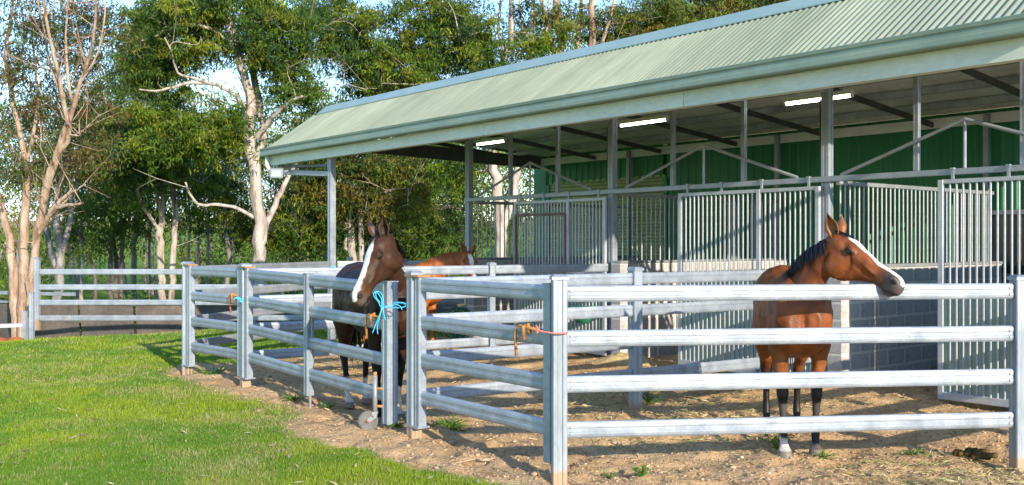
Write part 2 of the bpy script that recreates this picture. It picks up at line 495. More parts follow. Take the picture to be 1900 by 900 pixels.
xs = np.concatenate([-np.geomspace(420, 13, 22), np.arange(-12.5, -7, .25), np.arange(-7, 6.5, .05), np.arange(6.5, 10, .25), np.geomspace(10.2, 420, 24)])
ys = np.concatenate([-np.geomspace(60, 1, 8), np.arange(0, 5.6, .4), np.arange(5.6, 14, .05), np.arange(14, 20, .1), np.arange(20, 34, .4), np.geomspace(34.4, 700, 44)])
gx, gy = np.meshgrid(xs, ys)
gxx, gyy = gx.ravel(), gy.ravel()
gzz = ground_z(gxx, gyy)
lm = lawn_mask(gxx, gyy)
nx_, ny_ = len(xs), len(ys)
ii = np.arange(nx_ * ny_).reshape(ny_, nx_)
gf = np.stack([ii[:-1, :-1].ravel(), ii[:-1, 1:].ravel(), ii[1:, 1:].ravel(), ii[1:, :-1].ravel()], 1)
g_me = np_mesh('ground', np.stack([gxx, gyy, gzz], 1), gf, M['ground'], {'lawn': ('POINT', lm)}, True)
ground = link('ground', g_me)
tag(ground, 'trodden brown earth of the yards running into bright green lawn', 'ground', kind='structure')

# ------------------------------------------------------------------ stable shed
ET, EN = Vector((.6261, -.7797, 0)), Vector((.7797, .6261, 0))
N0, T0 = 10.08, -10.0
SH_RZ = math.atan2(ET.y, ET.x)
def shed_w(t, n, z=0.0):
    return ET * t + EN * n + Vector((0, 0, z))
def t_of_u(u, n):
    k = (u - CU) / F
    D = n / (EN.x * k + EN.y)
    return k * D * ET.x + D * ET.y
def Lc(t, n, z):
    return (t - T0, n - N0, z)
N_EAVE, N_RIDGE, N_BACK = 7.67, 8.82, 14.2
T_END, T_OUT = -16.62, -3.15  # unseen right roof end, set short so low sun reaches the stalls
Z_EAVE, Z_RIDGE, Z_BACK = 3.40, 4.23, 3.68
T_POST = [-13.75, -10.2, -6.62, -3.25]
def roof_z(n):
    return Z_RIDGE + (n - N_RIDGE) / (N_BACK + .25 - N_RIDGE) * (Z_BACK - .02 - Z_RIDGE)

shed = thing('stable_shed', 'long open-fronted horse stable with pale green corrugated roof and galvanised stalls', 'stable', shed_w(T0, N0), SH_RZ)

# corrugated roof sheets
def corrugated(name, t0, t1, line, pitch, amp, mat, parent, rows=6, thick=.0):
    """sheet whose ribs run along line [(n,z),(n,z)] and repeat along t"""
    step = pitch / 8
    k = int((t1 - t0) / step) + 1
    t = t0 + np.arange(k) * step
    h = amp * np.sin(2 * np.pi * t / pitch)
    (n0, z0), (n1, z1) = line
    L = math.hypot(n1 - n0, z1 - z0)
    nn, nz = -(z1 - z0) / L, (n1 - n0) / L
    vs, r = [], np.linspace(0, 1, rows)
    for q in r:
        vs.append(np.stack([t - T0, n0 + (n1 - n0) * q + h * nn - N0, z0 + (z1 - z0) * q + h * nz], 1))
    vs = np.concatenate(vs)
    idx = np.arange(k * rows).reshape(rows, k)
    fs = np.stack([idx[:-1, :-1].ravel(), idx[:-1, 1:].ravel(), idx[1:, 1:].ravel(), idx[1:, :-1].ravel()], 1)
    me = np_mesh(name, vs, fs, mat, None, True)
    return link(name, me, parent)

roof = corrugated('roof', T_END, T_OUT, ((N_EAVE - .06, Z_EAVE), (N_RIDGE, Z_RIDGE)), .076, .012, M['roof'], shed)
corrugated('rear_roof_sheet', T_END, T_OUT, ((N_RIDGE, Z_RIDGE), (N_BACK + .35, Z_BACK - .02)), .076, .0095, M['roof'], roof)
mb = MB()
a0, a1 = T_END - .03 - T0, T_OUT + .03 - T0
dz = (Z_RIDGE - Z_EAVE) / (N_RIDGE - N_EAVE + .06)
def rz_f(n): return Z_EAVE + (n - N_EAVE + .06) * dz
prof = [(N_RIDGE - .19, rz_f(N_RIDGE - .19) + .016), (N_RIDGE - .19, rz_f(N_RIDGE - .19) + .028), (N_RIDGE - .05, rz_f(N_RIDGE - .05) + .045),
        (N_RIDGE, Z_RIDGE + .055), (N_RIDGE + .06, roof_z(N_RIDGE + .06) + .05), (N_RIDGE + .2, roof_z(N_RIDGE + .2) + .03), (N_RIDGE + .2, roof_z(N_RIDGE + .2) + .02), (N_RIDGE, Z_RIDGE + .03)]
mb.prism([(n - N0, z) for n, z in prof], (a0, 0, 0), (a1, 0, 0), (0, 1, 0), (0, 0, 1))
mb.obj('ridge_cap', M['ridge'], roof)
# gutter with its stepped front
mb = MB()
g0 = N_EAVE - .16
prof = [(g0 + .005, 3.262), (g0, 3.275), (g0, 3.315), (g0 + .014, 3.325), (g0 + .014, 3.365), (g0, 3.375), (g0 - .006, 3.405), (g0 + .012, 3.412), (g0 + .02, 3.38), (g0 + .13, 3.35), (g0 + .13, 3.262)]
mb.prism([(n - N0, z) for n, z in prof], (a0 - .05, 0, 0), (a1, 0, 0), (0, 1, 0), (0, 0, 1))
mb.obj('gutter', M['trim'], roof)
# fascia in lengths, with a lip under it
tt = [T_END + .02, -13.4, -10.1, -6.7, T_OUT]
for i in range(4):
    mb = MB()
    x0, x1 = tt[i] - T0 + .003, tt[i + 1] - T0 - .003
    f0 = N_EAVE - .028
    prof = [(f0, 3.095), (f0 + .055, 3.085), (f0 + .055, 3.10), (f0 + .012, 3.11), (f0 + .012, 3.258), (f0, 3.258)]
    mb.prism([(n - N0, z) for n, z in prof], (x0, 0, 0), (x1, 0, 0), (0, 1, 0), (0, 0, 1))
    mb.obj('fascia', M['fascia'], roof)
for te in (T_END - .015, T_OUT + .015):   # barge flashings at both roof ends
    for (n0, z0, n1, z1) in ((N_EAVE - .03, Z_EAVE + .0, N_RIDGE - .2, rz_f(N_RIDGE - .2)), (N_RIDGE + .2, roof_z(N_RIDGE + .2), N_BACK + .33, Z_BACK)):
        mb = MB(); mb.bar(Lc(te, n0, z0 - .06), Lc(te, n1, z1 - .06), .022, .16)
        mb.obj('barge_flashing', M['trim'], roof)
# downpipe elbow at the gutter's end
mb = MB()
mb.tube([Lc(T_END + .1, g0 + .07, 3.27), Lc(T_END + .1, g0 + .07, 3.1), Lc(T_END + .11, g0 + .1, 3.03), Lc(T_END + .22, g0 + .22, 3.0), Lc(T_END + .4, g0 + .3, 2.98)], .042, 10)
mb.obj('downpipe', M['fascia'], shed, True)

# ceiling foil, purlins, rafters
mb = MB()
rows = np.linspace(N_RIDGE + .05, N_BACK + .2, 34)
cols = np.linspace(T_END + .05, T_OUT - .05, 60)
vs = []
for i, n in enumerate(rows):
    for j, t in enumerate(cols):
        sag = -.03 * abs(math.sin(math.pi * (n - N_RIDGE) / .9)) - .012 * mnoise.noise((t * 1.7, n * 2.3, 0))
        vs.append(Lc(t, n, roof_z(n) - .05 + sag))
nc = len(cols)
mb.add(vs, [(i * nc + j, (i + 1) * nc + j, (i + 1) * nc + j + 1, i * nc + j + 1) for i in range(len(rows) - 1) for j in range(nc - 1)])
mb.obj('ceiling_insulation', M['foil'], shed, True)
for k in range(7):
    n = N_RIDGE + .08 + .9 * k
    if n > N_BACK + .1: break
    mb = MB(); z = roof_z(n) - .125
    mb.bar(Lc(T_END + .06, n, z), Lc(T_OUT - .06, n, z), .05, .10)
    mb.obj('purlin', M['galv_dull'], shed)
for k in range(8):
    t = -16.6 + 1.83 * k
    mb = MB()
    mb.bar(Lc(t, N_RIDGE + .1, roof_z(N_RIDGE + .1) - .22), Lc(t, N_BACK - .08, roof_z(N_BACK) - .22), .045, .08)
    mb.obj('rafter', M['dark_steel'], shed)
mb = MB()   # front slope's lining
mb.add([Lc(T_END + .05, N_EAVE + .02, Z_EAVE - .03), Lc(T_OUT - .05, N_EAVE + .02, Z_EAVE - .03), Lc(T_OUT - .05, N_RIDGE, Z_RIDGE - .04), Lc(T_END + .05, N_RIDGE, Z_RIDGE - .04)], [(0, 1, 2, 3)])
mb.obj('front_lining', M['foil'], shed)
mb = MB()
mb.bar(Lc(T_END + .06, N_EAVE + .1, 3.2), Lc(T_OUT - .06, N_EAVE + .1, 3.2), .06, .15)
mb.obj('eave_beam', M['galv_dull'], shed)
mb = MB()
mb.bar(Lc(T_END + .06, N_BACK - .09, roof_z(N_BACK) - .20), Lc(T_OUT - .06, N_BACK - .09, roof_z(N_BACK) - .20), .05, .15)
mb.obj('wall_plate', M['white_paint'], shed)
mb = MB()
mb.bar(Lc(T_END + .08, N_RIDGE - .6, 3.62), Lc(T_END + .08, N_BACK - .1, roof_z(N_BACK) - .22), .07, .26)
mb.obj('end_beam', M['dark_steel'], shed)

# posts, outriggers, studs, header rail
def post_part(t, n, z0, z1, w, name='post', mat=None):
    mb = MB(); x, y, _ = Lc(t, n, 0)
    h = w / 2; g = w * .16; d = w * .06
    prof = [(-h, -h), (-g, -h), (-g, -h + d), (g, -h + d), (g, -h), (h, -h), (h, -g), (h - d, -g), (h - d, g), (h, g), (h, h), (-h, h), (-h, g), (-h + d, g), (-h + d, -g), (-h, -g)]
    mb.prism(prof, (x, y, z0), (x, y, z1), (1, 0, 0), (0, 1, 0))
    return mb.obj(name, mat or M['galv'], shed)
for t in T_POST:
    post_part(t, N0, -.05, roof_z(N0) - .12, .10)
    mb = MB(); mb.bar(Lc(t, N0 - .05, 3.50), Lc(t, N_EAVE + .12, 3.24), .05, .06); mb.obj('outrigger', M['galv_dull'], shed)
    post_part(t, N_BACK - .16, 0, roof_z(N_BACK) - .14, .07, 'rear_post')
    mb = MB(); mb.tube([Lc(t - .075, N0 - .03, .9), Lc(t - .07, N0 - .03, 2.3), Lc(t - .075, N0 - .03, 3.4)], .009, 6); mb.obj('conduit', M['dark_steel'], shed, True)
T_V = -14.45
post_part(T_V, N_EAVE + .1, -.05, 3.12, .10, 'verandah_post')
mb = MB(); mb.bar(Lc(T_V - .05, N_EAVE + .1, 2.84), Lc(T_END + .15, N_EAVE + .02, 2.98), .05, .09); mb.obj('bracket_arm', M['galv_dull'], shed)
mb = MB(); mb.bar(Lc(T_V - .05, N_EAVE + .1, 2.98), Lc(T_END + .35, N_EAVE + .1, 3.07), .04, .05); mb.obj('bracket_arm', M['dark_steel'], shed)
mb = MB()
mb.bar(Lc(T_POST[0], N0 - .09, 2.44), Lc(T_POST[-1] + .2, N0 - .09, 2.44), .045, .065)
hr = mb.obj('header_rail', M['galv'], shed)
for i in range(3):
    ta, tb = T_POST[i], T_POST[i + 1]
    for q in (1 / 3, 2 / 3):
        post_part(ta + (tb - ta) * q, N0 - .02, 2.48, roof_z(N0) - .12, .055, 'stud')
    tm = (ta + tb) / 2
    mb = MB()
    mb.tube([Lc(tm - 1.44, N0 - .09, 2.48), Lc(tm, N0 - .09, 2.98), Lc(tm + 1.44, N0 - .09, 2.48)], .021, 8)
    mb.tube([Lc(tm, N0 - .09, 2.475), Lc(tm, N0 - .09, 2.97)], .018, 8)
    mb.obj('truss_brace', M['galv'], shed)

# sliding doors
bar_cache = {}
def bar_mesh(L, r=.0125):
    k = (round(L, 3), r)
    if k not in bar_cache:
        mb = MB(); mb.tube([(0, 0, 0), (0, 0, L)], r, 8, cap=False)
        bar_cache[k] = mb.mesh('bar', M['galv_bar'], True)
    return bar_cache[k]
ND = N0 - .115
def sliding_door(t0, t1, tm, label, maroon=False):
    d = bpy.data.objects.new('sliding_door', None); col.objects.link(d); d.parent = shed
    d['label'] = label
    d.location = Lc(t0, ND, 0)
    W, wm = t1 - t0, tm - t0
    zb, zm, zt = .05, 1.25, 2.36
    mb = MB()
    for x in (0.025, wm, W - .025):
        mb.bar((x, 0, zb), (x, 0, zt), .06, .045, up=(0, 1, 0))
    for z in (zt - .02, zm):
        mb.bar((.05, 0, z), (wm - .025, 0, z), .035, .045); mb.bar((wm + .025, 0, z), (W - .05, 0, z), .035, .045)
    mb.bar((.05, 0, zb + .04), (W - .05, 0, zb + .04), .045, .08)
    mb.obj('door_frame', M['galv_bar'], d)
    # kick sheet behind the lower bars
    mb = MB()
    k = int((W - .06) / .0475)
    vs = []
    for i in range(k * 4 + 1):
        x = .03 + i * (W - .06) / (k * 4)
        y = .006 + (.003 if (i // 2) % 2 else -.003)
        vs += [(x, y, zb + .02), (x, y, zm)]
    mb.add(vs, [(2 * i, 2 * i + 2, 2 * i + 3, 2 * i + 1) for i in range(k * 4)])
    mb.obj('kick_sheet', M['door_green'], d)
    for a, b in ((.05, wm - .025), (wm + .025, W - .05)):
        nb = int(round((b - a) / .072))
        for i in range(1, nb):
            x = a + (b - a) * i / nb
            link('bar', bar_mesh(zt - .04 - zb - .08), d, (x, 0, zb + .08))
    for x in (.15, .72, W * .62, W - .15):
        mb = MB(); mb.box(x - .014, x + .014, -.010, .010, zt, zt + .12); mb.box(x - .02, x + .02, -.022, .022, zt + .104, zt + .122)
        mb.obj('roller_hanger', M['galv'], d)
    if maroon:
        mb = MB()
        mb.bar((.06, -.03, zm + .02), (.06, -.03, 2.14), .035, .03, up=(0, 1, 0)); mb.bar((wm - .04, -.03, zm + .02), (wm - .04, -.03, 2.14), .035, .03, up=(0, 1, 0))
        mb.bar((.06, -.03, 2.14), (wm - .04, -.03, 2.14), .03, .04); mb.bar((.06, -.03, zm + .01), (wm - .04, -.03, zm + .01), .03, .04)
        mb.obj('hatch_frame', M['purple'], d)
    else:
        mb = MB(); mb.bar((W - .03, -.04, 1.15), (W - .03, -.04, 1.4), .02, .03, up=(0, 1, 0)); mb.obj('latch', M['galv_dull'], d)
    return d
sliding_door(t_of_u(955, ND), t_of_u(1124, ND), t_of_u(1054, ND), 'sliding stall door with a maroon hatch frame', True)
sliding_door(t_of_u(1260, ND), t_of_u(1521, ND), t_of_u(1408, ND), 'sliding stall door between the two middle posts')
td = t_of_u(1742, ND)
sliding_door(td, td + 2.15, td + 1.2, 'sliding stall door nearest the camera at the right edge')

# block partition walls with bars above
BL, BH, BT = .378, .178, .19
def block_mesh(L):
    mb = MB(); b = .006
    x0, x1, y0, y1, z0, z1 = -BT / 2, BT / 2, 0, L, 0, BH
    vs = [(x0, y0 + b, z0 + b), (x0, y1 - b, z0 + b), (x0, y1 - b, z1 - b), (x0, y0 + b, z1 - b),
          (x1, y0 + b, z0 + b), (x1, y1 - b, z0 + b), (x1, y1 - b, z1 - b), (x1, y0 + b, z1 - b),
          (x0 + b, y0, z0 + b), (x1 - b, y0, z0 + b), (x1 - b, y0, z1 - b), (x0 + b, y0, z1 - b),
          (x0 + b, y1, z0 + b), (x1 - b, y1, z0 + b), (x1 - b, y1, z1 - b), (x0 + b, y1, z1 - b)]
    fs = [(0, 3, 2, 1), (4, 5, 6, 7), (8, 9, 10, 11), (12, 15, 14, 13), (0, 8, 11, 3), (9, 4, 7, 10), (5, 13, 14, 6), (12, 1, 2, 15), (3, 11, 10, 7, 6, 14, 15, 2)]
    mb.add(vs, fs)
    return mb.mesh('block', M['block'])
blk_full, blk_half = block_mesh(BL), block_mesh(.178)
Y_W0, Y_W1 = -.085, N_BACK - .22 - N0
for wi, t in enumerate(T_POST[:3]):
    w = bpy.data.objects.new('partition_wall', None); col.objects.link(w); w.parent = shed
    w.location = Lc(t + .15, N0, 0)
    mb = MB(); mb.box(-BT / 2 + .005, BT / 2 - .005, Y_W0 + .006, Y_W1, -.05, 1.394)
    mb.obj('mortar', M['mortar'], w)
    for r in range(7):
        y, first = Y_W0, True
        while y < Y_W1 - .2:
            me, L = (blk_half, .178) if (first and r % 2) else (blk_full, BL)
            first = False
            if y + L > Y_W1: break
            link('block', me, w, (random.uniform(-.0015, .0015), y, r * .2 + .011))
            y += L + .022
    p = bpy.data.objects.new('partition_grille', None); col.objects.link(p); p.parent = shed
    p.location = Lc(t + .11, N0, 0)
    mb = MB()
    mb.bar((.04, -.08, 1.416), (.04, Y_W1, 1.416), .21, .04); mb.bar((0, .05, 2.40), (0, Y_W1, 2.40), .05, .05)
    mb.obj('grille_rail', M['galv_dull'], p)
    nb = int((Y_W1 - .1) / .10)
    for i in range(nb):
        link('bar', bar_mesh(.95, .011), p, (0, .1 + i * .10, 1.44))

# back wall: ribbed dark green sheets, roller door
T_R0, T_R1 = t_of_u(1019, N_BACK), t_of_u(1236, N_BACK)
def ribbed(name, t0, t1, z0, z1, n, mat, parent, pitch=.19):
    vs, t = [], t0
    offs = [(0, 0), (.10, 0), (.118, -.03), (.152, -.03), (.17, 0)]
    while t < t1:
        for dx, dy in offs:
            if t + dx <= t1: vs += [Lc(t + dx, n + dy, z0), Lc(t + dx, n + dy, z1)]
        t += pitch
    mb = MB(); k = len(vs) // 2
    mb.add(vs, [(2 * i, 2 * i + 2, 2 * i + 3, 2 * i + 1) for i in range(k - 1)])
    return mb.obj(name, mat, parent)
bw = ribbed('back_wall', T_END + .02, T_R0 - .02, -.1, Z_BACK - .06, N_BACK, M['wall_green'], shed)
ribbed('back_wall', T_R0 - .02, T_R1 + .02, 2.99, Z_BACK - .06, N_BACK, M['wall_green'], shed)
# added clad wall, out of view on the right, keeps sun off the stall interior
mb = MB(); vs = []
y_ = 0.06
while y_ < N_BACK - N0 - .05:
    for dx, dy in ((0, 0), (.10, 0), (.118, .03), (.152, .03), (.17, 0)):
        zt_ = 2.45
        vs += [(T_POST[3] + .02 - T0 + dy, y_ + dx, -.1), (T_POST[3] + .02 - T0 + dy, y_ + dx, zt_)]
    y_ += .19
mb.add(vs, [(2 * i, 2 * i + 2, 2 * i + 3, 2 * i + 1) for i in range(len(vs) // 2 - 1)])
mb.obj('shade_wall', M['wall_green'], shed)
ribbed('back_wall', T_R1 + .02, T_OUT - .02, -.1, Z_BACK - .06, N_BACK, M['wall_green'], shed)
rd = bpy.data.objects.new('roller_door', None); col.objects.link(rd); rd.parent = shed; rd.location = Lc(T_R0, N_BACK, 0)
mb = MB(); Wr = T_R1 - T_R0
mb.prism([(.02, 0), (-.006, .012), (-.012, .034), (-.006, .056), (.02, .068)], (0.03, 0, 0), (Wr - .03, 0, 0), (0, 1, 0), (0, 0, 1))
slat_me = mb.mesh('roller_slat', M['roller'], False)
for i in range(43):
    link('roller_slat', slat_me, rd, (0, 0, .03 + i * .07))
mb = MB(); mb.box(-.6, Wr + .6, .06, .08, -.05, Z_BACK - .08); mb.obj('backing_sheet', M['wall_green'], rd)  # added sheet, blocks sky light through gaps round the slats
for xg in (-.05, Wr - .04):
    mb = MB(); mb.box(xg, xg + .09, -.04, .05, 0, 2.98); mb.obj('roller_guide', M['wall_green'], rd)
# a louvred window in the back wall, seen through the right-hand door
wt = t_of_u(1895, N_BACK)
wd = bpy.data.objects.new('window', None); col.objects.link(wd); wd.parent = shed; wd.location = Lc(wt, N_BACK - .05, 0)
mb = MB(); mb.box(-.45, .45, -.03, .0, 1.2, 1.26); mb.box(-.45, .45, -.03, 0, 2.1, 2.16); mb.box(-.45, -.40, -.03, 0, 1.26, 2.1); mb.box(.40, .45, -.03, 0, 1.26, 2.1); mb.box(-.025, .025, -.028, 0, 1.26, 2.1)
mb.obj('window_frame', M['galv_dull'], wd)
for x in (-.40, .025):
    mb = MB(); mb.box(x, x + .375, -.014, -.008, 1.26, 2.1); mb.obj('pane', M['window_glass'], wd)

# lights under the roof
def batten(u0, u1, label):
    n = 10.7
    t0, t1 = t_of_u(u0, n), t_of_u(u1, n)
    o = thing('fluorescent_light', label, 'light', shed_w((t0 + t1) / 2, n, 3.50), SH_RZ, 'fluorescent battens under the stable roof')
    h = (t1 - t0) / 2
    mb = MB(); mb.prism([(-.035, 0), (.035, 0), (.05, .05), (-.05, .05)], (-h, 0, .02), (h, 0, .02), (0, 1, 0), (0, 0, 1)); mb.obj('batten', M['fascia'], o)
    mb = MB(); mb.tube([(-h + .03, 0, -.004), (h - .03, 0, -.004)], .017, 8); mb.obj('tube', M['tube'], o, True)
    for sg in (-1, 1):
        mb = MB(); xh = sg * (h - .015); mb.box(xh - .015, xh + .015, -.02, .02, -.02, .02); mb.obj('tube_holder', M['white_paint'], o)
        mb = MB(); mb.tube([(sg * h * .7, 0, .07), (sg * h * .7, 0, .2)], .004, 5); mb.obj('hanger', M['dark_steel'], o)
batten(884, 938, 'lit tube light in the far left stall under the roof')
batten(1150, 1239, 'lit tube light just right of the middle stall post')
batten(1456, 1583, 'lit tube light crossing behind the post above the bay horse')

# floodlight below the gutter's left corner
fl = thing('floodlight', 'grey floodlight with bright lens under the left corner of the gutter', 'floodlight', px(513, 321, 17.1), 0)
mb = MB(); mb.prism([(-.10, -.085), (.10, -.085), (.115, -.06), (.115, .085), (-.115, .085), (-.115, -.06)], (0, -.03, 0), (0, .07, 0), (1, 0, 0), (0, 0, 1)); mb.obj('housing', M['galv_dull'], fl)
mb = MB(); mb.box(-.09, .09, -.045, -.031, -.062, .065); mb.obj('lens', M['glass'], fl)
mb = MB(); mb.bar((.115, .02, .02), (.22, .06, .05), .03); mb.obj('bracket', M['galv_dull'], fl)
for rot_o in (fl,): rot_o.rotation_euler = (R(12), 0, R(10))

# green tub on the wall, hose coil
tub = thing('feed_tub', 'green plastic feed tub hanging on the far stall door', 'tub', px(1083, 585, 14.0), SH_RZ)
mb = MB()
n = 20
def half_ring(r, z): return [(r * math.cos(math.pi + math.pi * k / n), r * .8 * math.sin(math.pi + math.pi * k / n), z) for k in range(n + 1)]
vs = half_ring(.13, -.11) + half_ring(.2, .12) + half_ring(.185, .12) + half_ring(.12, -.09)
k = n + 1
fs = [(j * k + i, j * k + i + 1, (j + 1) * k + i + 1, (j + 1) * k + i) for j in range(3) for i in range(n)] + [tuple(range(k))[::-1]]
mb.add(vs, fs)
mb.obj('tub_body', M['tub'], tub, True)
mb = MB(); mb.box(-.2, .2, -.01, .02, .10, .135); mb.obj('tub_lip', M['tub'], tub)
hose = thing('hose_coil', 'coiled dark green hose hanging beside the far stall post', 'hose', px(843, 590, 16.4), 0)
mb = MB()
pts = []
for i in range(180):
    a = 2 * math.pi * i / 26
    pts.append((.17 * math.cos(a) + .15 * math.sin(i * .02), .03 * math.sin(i * 1.3) - .02, -.08 + .24 * math.sin(a) * (1 + .1 * math.sin(i * .11))))
mb.tube(pts, .011, 6); mb.obj('hose_loop', M['hose'], hose, True)
mb = MB(); mb.bar((-.2, .03, .17), (.2, .03, .17), .04, .03); mb.obj('hose_hook', M['galv_dull'], hose)

# ------------------------------------------------------------------ fences and gates
RAIL_Z = (.365, .69, 1.015, 1.335)
def rail_prof():
    h, d = .058, .022
    right = [(d * .55, -h), (d * .9, -h + .012), (d, -h + .028), (d, -.016), (d - .003, -.012), (d - .003, .012), (d, .016), (d, h - .028), (d * .9, h - .012), (d * .55, h)]
    return right + [(-a, -b) for a, b in right]
RP = rail_prof()
def rail_part(parent, x0, x1, z, name='rail', mat=None, z1=None):
    mb = MB(); mb.prism(RP, (x0, 0, z), (x1, 0, z if z1 is None else z1), (0, 1, 0), (0, 0, 1))
    o = mb.obj(name, mat or M['galv'], parent)
    return o
def post_prof(w):
    h, g, d = w / 2, w * .13, w * .06
    side = [(-h + .006, -h), (-g * 1.6, -h), (-g, -h + d), (g, -h + d), (g * 1.6, -h), (h - .006, -h)]
    out = []
    for k in range(4):
        c, s = math.cos(k * math.pi / 2), math.sin(k * math.pi / 2)
        out += [(x * c - y * s, x * s + y * c) for x, y in side]
    return out
def fence_post(parent, x, h, w=.105, z0=-.15, cap=True, mat=None, y=0.0, rz=0.0):
    mb = MB(); mb.prism(post_prof(w), (0, 0, z0), (0, 0, h), (1, 0, 0), (0, 1, 0))
    p = mb.obj('post', mat or M['galv_post'], parent, loc=(x, y, 0))
    p.rotation_euler.z = rz
    if cap:
        mb = MB(); c = w / 2 + .008
        vs = []
        for s_, z in ((c, h - .005), (c, h + .018), (c - .018, h + .034)):
            vs += [(-s_, -s_, z), (s_, -s_, z), (s_, s_, z), (-s_, s_, z)]
        fs = [(3, 2, 1, 0), (8, 9, 10, 11)] + [(4 * j + i, 4 * j + (i + 1) % 4, 4 * (j + 1) + (i + 1) % 4, 4 * (j + 1) + i) for j in range(2) for i in range(4)]
        mb.add(vs, fs); mb.obj('post_cap', M['galv'], p)
    return p
def run(A, B):
    A, B = Vector(A), Vector(B)
    d = B - A
    return (d.x ** 2 + d.y ** 2) ** .5, math.atan2(d.y, d.x)

def fence(label, A, B, posts, rails=RAIL_Z, z0=0.0, end0=.06, end1=.06, group='galvanised yard fences', name='rail_fence', bolts=False):
    """posts: [(fraction along, height, stands on the ground)]"""
    L, rz = run(A, B)
    f = thing(name, label, 'fence', (A[0], A[1], z0), rz, group)
    for q, h, ground_ in posts:
        if ground_:
            fence_post(f, q * L, h)
        else:
            fence_post(f, q * L, h, w=.085, z0=.24)
            mb = MB(); mb.box(-.012, .012, -.012, .012, -.1, .24); mb.obj('post_foot', M['galv_dull'], f, loc=(q * L, 0, 0))
    stops = [end0 - .06] + [q * L for q, h, g in posts if 0.02 < q < .98] + [L - end1 + .06]
    for z in rails:
        for a, b in zip(stops[:-1], stops[1:]):
            rail_part(f, a + .056, b - .056, z)
    if bolts:
        bm_ = MB(); bm_.tube([(0, 0, 0), (0, -.008, 0)], .011, 6); bm_ = bm_.mesh('bolt', M['galv_dull'])
        for z in rails:
            for x in (.085, L - .085):
                for dz_ in (-.024, .024):
                    link('bolt', bm_, f, (x, -.021, z + dz_))
    return f

P348, P455, P765, P1035, P1892 = (-4.2, 12.6), (-3.14, 11.46), (-.85, 8.46), (.335, 6.93), (3.83, 7.35)
S1 = shed_w(T_POST[1], N0); S2 = shed_w(T_POST[2], N0); S0 = shed_w(T_POST[0], N0); S3 = shed_w(T_POST[3], N0)
V0 = shed_w(T_V, N_EAVE + .1)
fence('four-rail steel fence at the front with the bay horse leaning over it', P1035, P1892, [(0, 1.44, True), (1, 1.42, True)], bolts=True)
fence('steel fence from the right corner post back to the shed', P1892, (S3.x, S3.y), [(.5, 1.42, True)], end1=.12)
fence('steel partition fence between the bay horse and the middle yard', P765, (S2.x, S2.y), [(0, 1.42, True), (.46, 1.42, True)], end1=.1)
fence('steel partition fence between the dark horse and the chestnut horse', P455, (S1.x, S1.y), [(0, 1.42, True), (.62, 1.40, False)], end1=.1)
fence('steel fence from the far gate post to the verandah post', P348, (V0.x, V0.y), [(0, 1.42, True)], end1=.1)
fence('steel fence behind the chestnut horse from verandah post to stall post', (V0.x, V0.y), (S0.x, S0.y), [(.5, 1.40, True)], end0=.1, end1=.1)
fence('long white rail fence at the left in front of the round yard', (-10.05, 20.6), (-3.45, 20.7), [(0, 1.36, True), (1, 1.36, True)], rails=(.10, .43, .755, 1.08), z0=-.0, name='rail_fence')

def gate(label, A, B, mid=None, name='yard_gate', gap1=.10, sag=0.0, w1=.075, gap=.10, h=1.40):
    """A: the hinge post, B: the post it closes on"""
    L, rz = run(A, B)
    g = thing(name, label, 'gate', (A[0], A[1], 0), rz, 'galvanised yard gates')
    x0, x1 = gap, L - gap1
    def drop(x): return -sag * (x - x0) / (x1 - x0)
    def stile(x, w=.085, z0=.12, z1=h, nm='stile'):
        mb = MB(); mb.prism(post_prof(w), (0, 0, z0), (0, 0, z1), (1, 0, 0), (0, 1, 0))
        o = mb.obj(nm, M['galv'], g, loc=(x, 0, drop(x)))
        mb = MB(); mb.box(-w / 2 - .003, w / 2 + .003, -w / 2 - .003, w / 2 + .003, z1 - .004, z1 + .008); mb.obj('stile_cap', M['galv'], o)
        return o
    stile(x0, .08); stile(x1, w1)
    stops = [x0, x1]
    if mid:
        stile(x0 + (x1 - x0) * mid, .085, .14)
        stops.insert(1, x0 + (x1 - x0) * mid)
        mb = MB(); mb.box(-.01, .01, -.01, .01, -.02, .14); mb.obj('drop_pin', M['galv_dull'], g, loc=(stops[1] + .03, 0, 0))
    for z in RAIL_Z:
        for a, b in zip(stops[:-1], stops[1:]):
            rail_part(g, a + .04, b - w1 / 2 - .001, z + drop(a), z1=z + drop(b))
    # hinge collars round post and stile, a little rusty
    for z in (.115, h + .012):
        mb = MB(); mb.box(-.066, x0 + .055, -.062, .062, z - .008, z + .008)
        mb.obj('hinge_collar', M['rust'] if z > 1 else M['galv_dull'], g)
    return g, x0, x1

g1, a_, b_x1 = gate('narrow galvanised gate farthest left by the lawn', P348, P455)
g2, a_, x2 = gate('wide galvanised gate on a jockey wheel in front of the dark horse', P455, P765, mid=.49, gap1=.42, sag=.055, w1=.11)
g3, a_, x3 = gate('galvanised gate between the blue-tied post and the front corner post', P765, P1035)

def hook_latch(g, x, z, s=1.0):
    l = MB()
    l.tube([(x - .30 * s, -.035, z - .16), (x - .30 * s, -.045, z + .0), (x - .285 * s, -.045, z + .055), (x - .25 * s, -.04, z + .07), (x - .02, -.035, z + .05)], .011, 8)
    l.tube([(x - .19 * s, -.05, z - .03), (x - .19 * s, -.055, z + .07), (x - .165 * s, -.03, z + .085), (x - .15 * s, -.03, z + .02)], .014, 8)
    return l.obj('latch', M['rust'], g, True)
hook_latch(g3, x3 - .05, RAIL_Z[2]); hook_latch(g2, x2 - .06, RAIL_Z[2] - .05); hook_latch(g1, b_x1 - .02, RAIL_Z[2], .6)
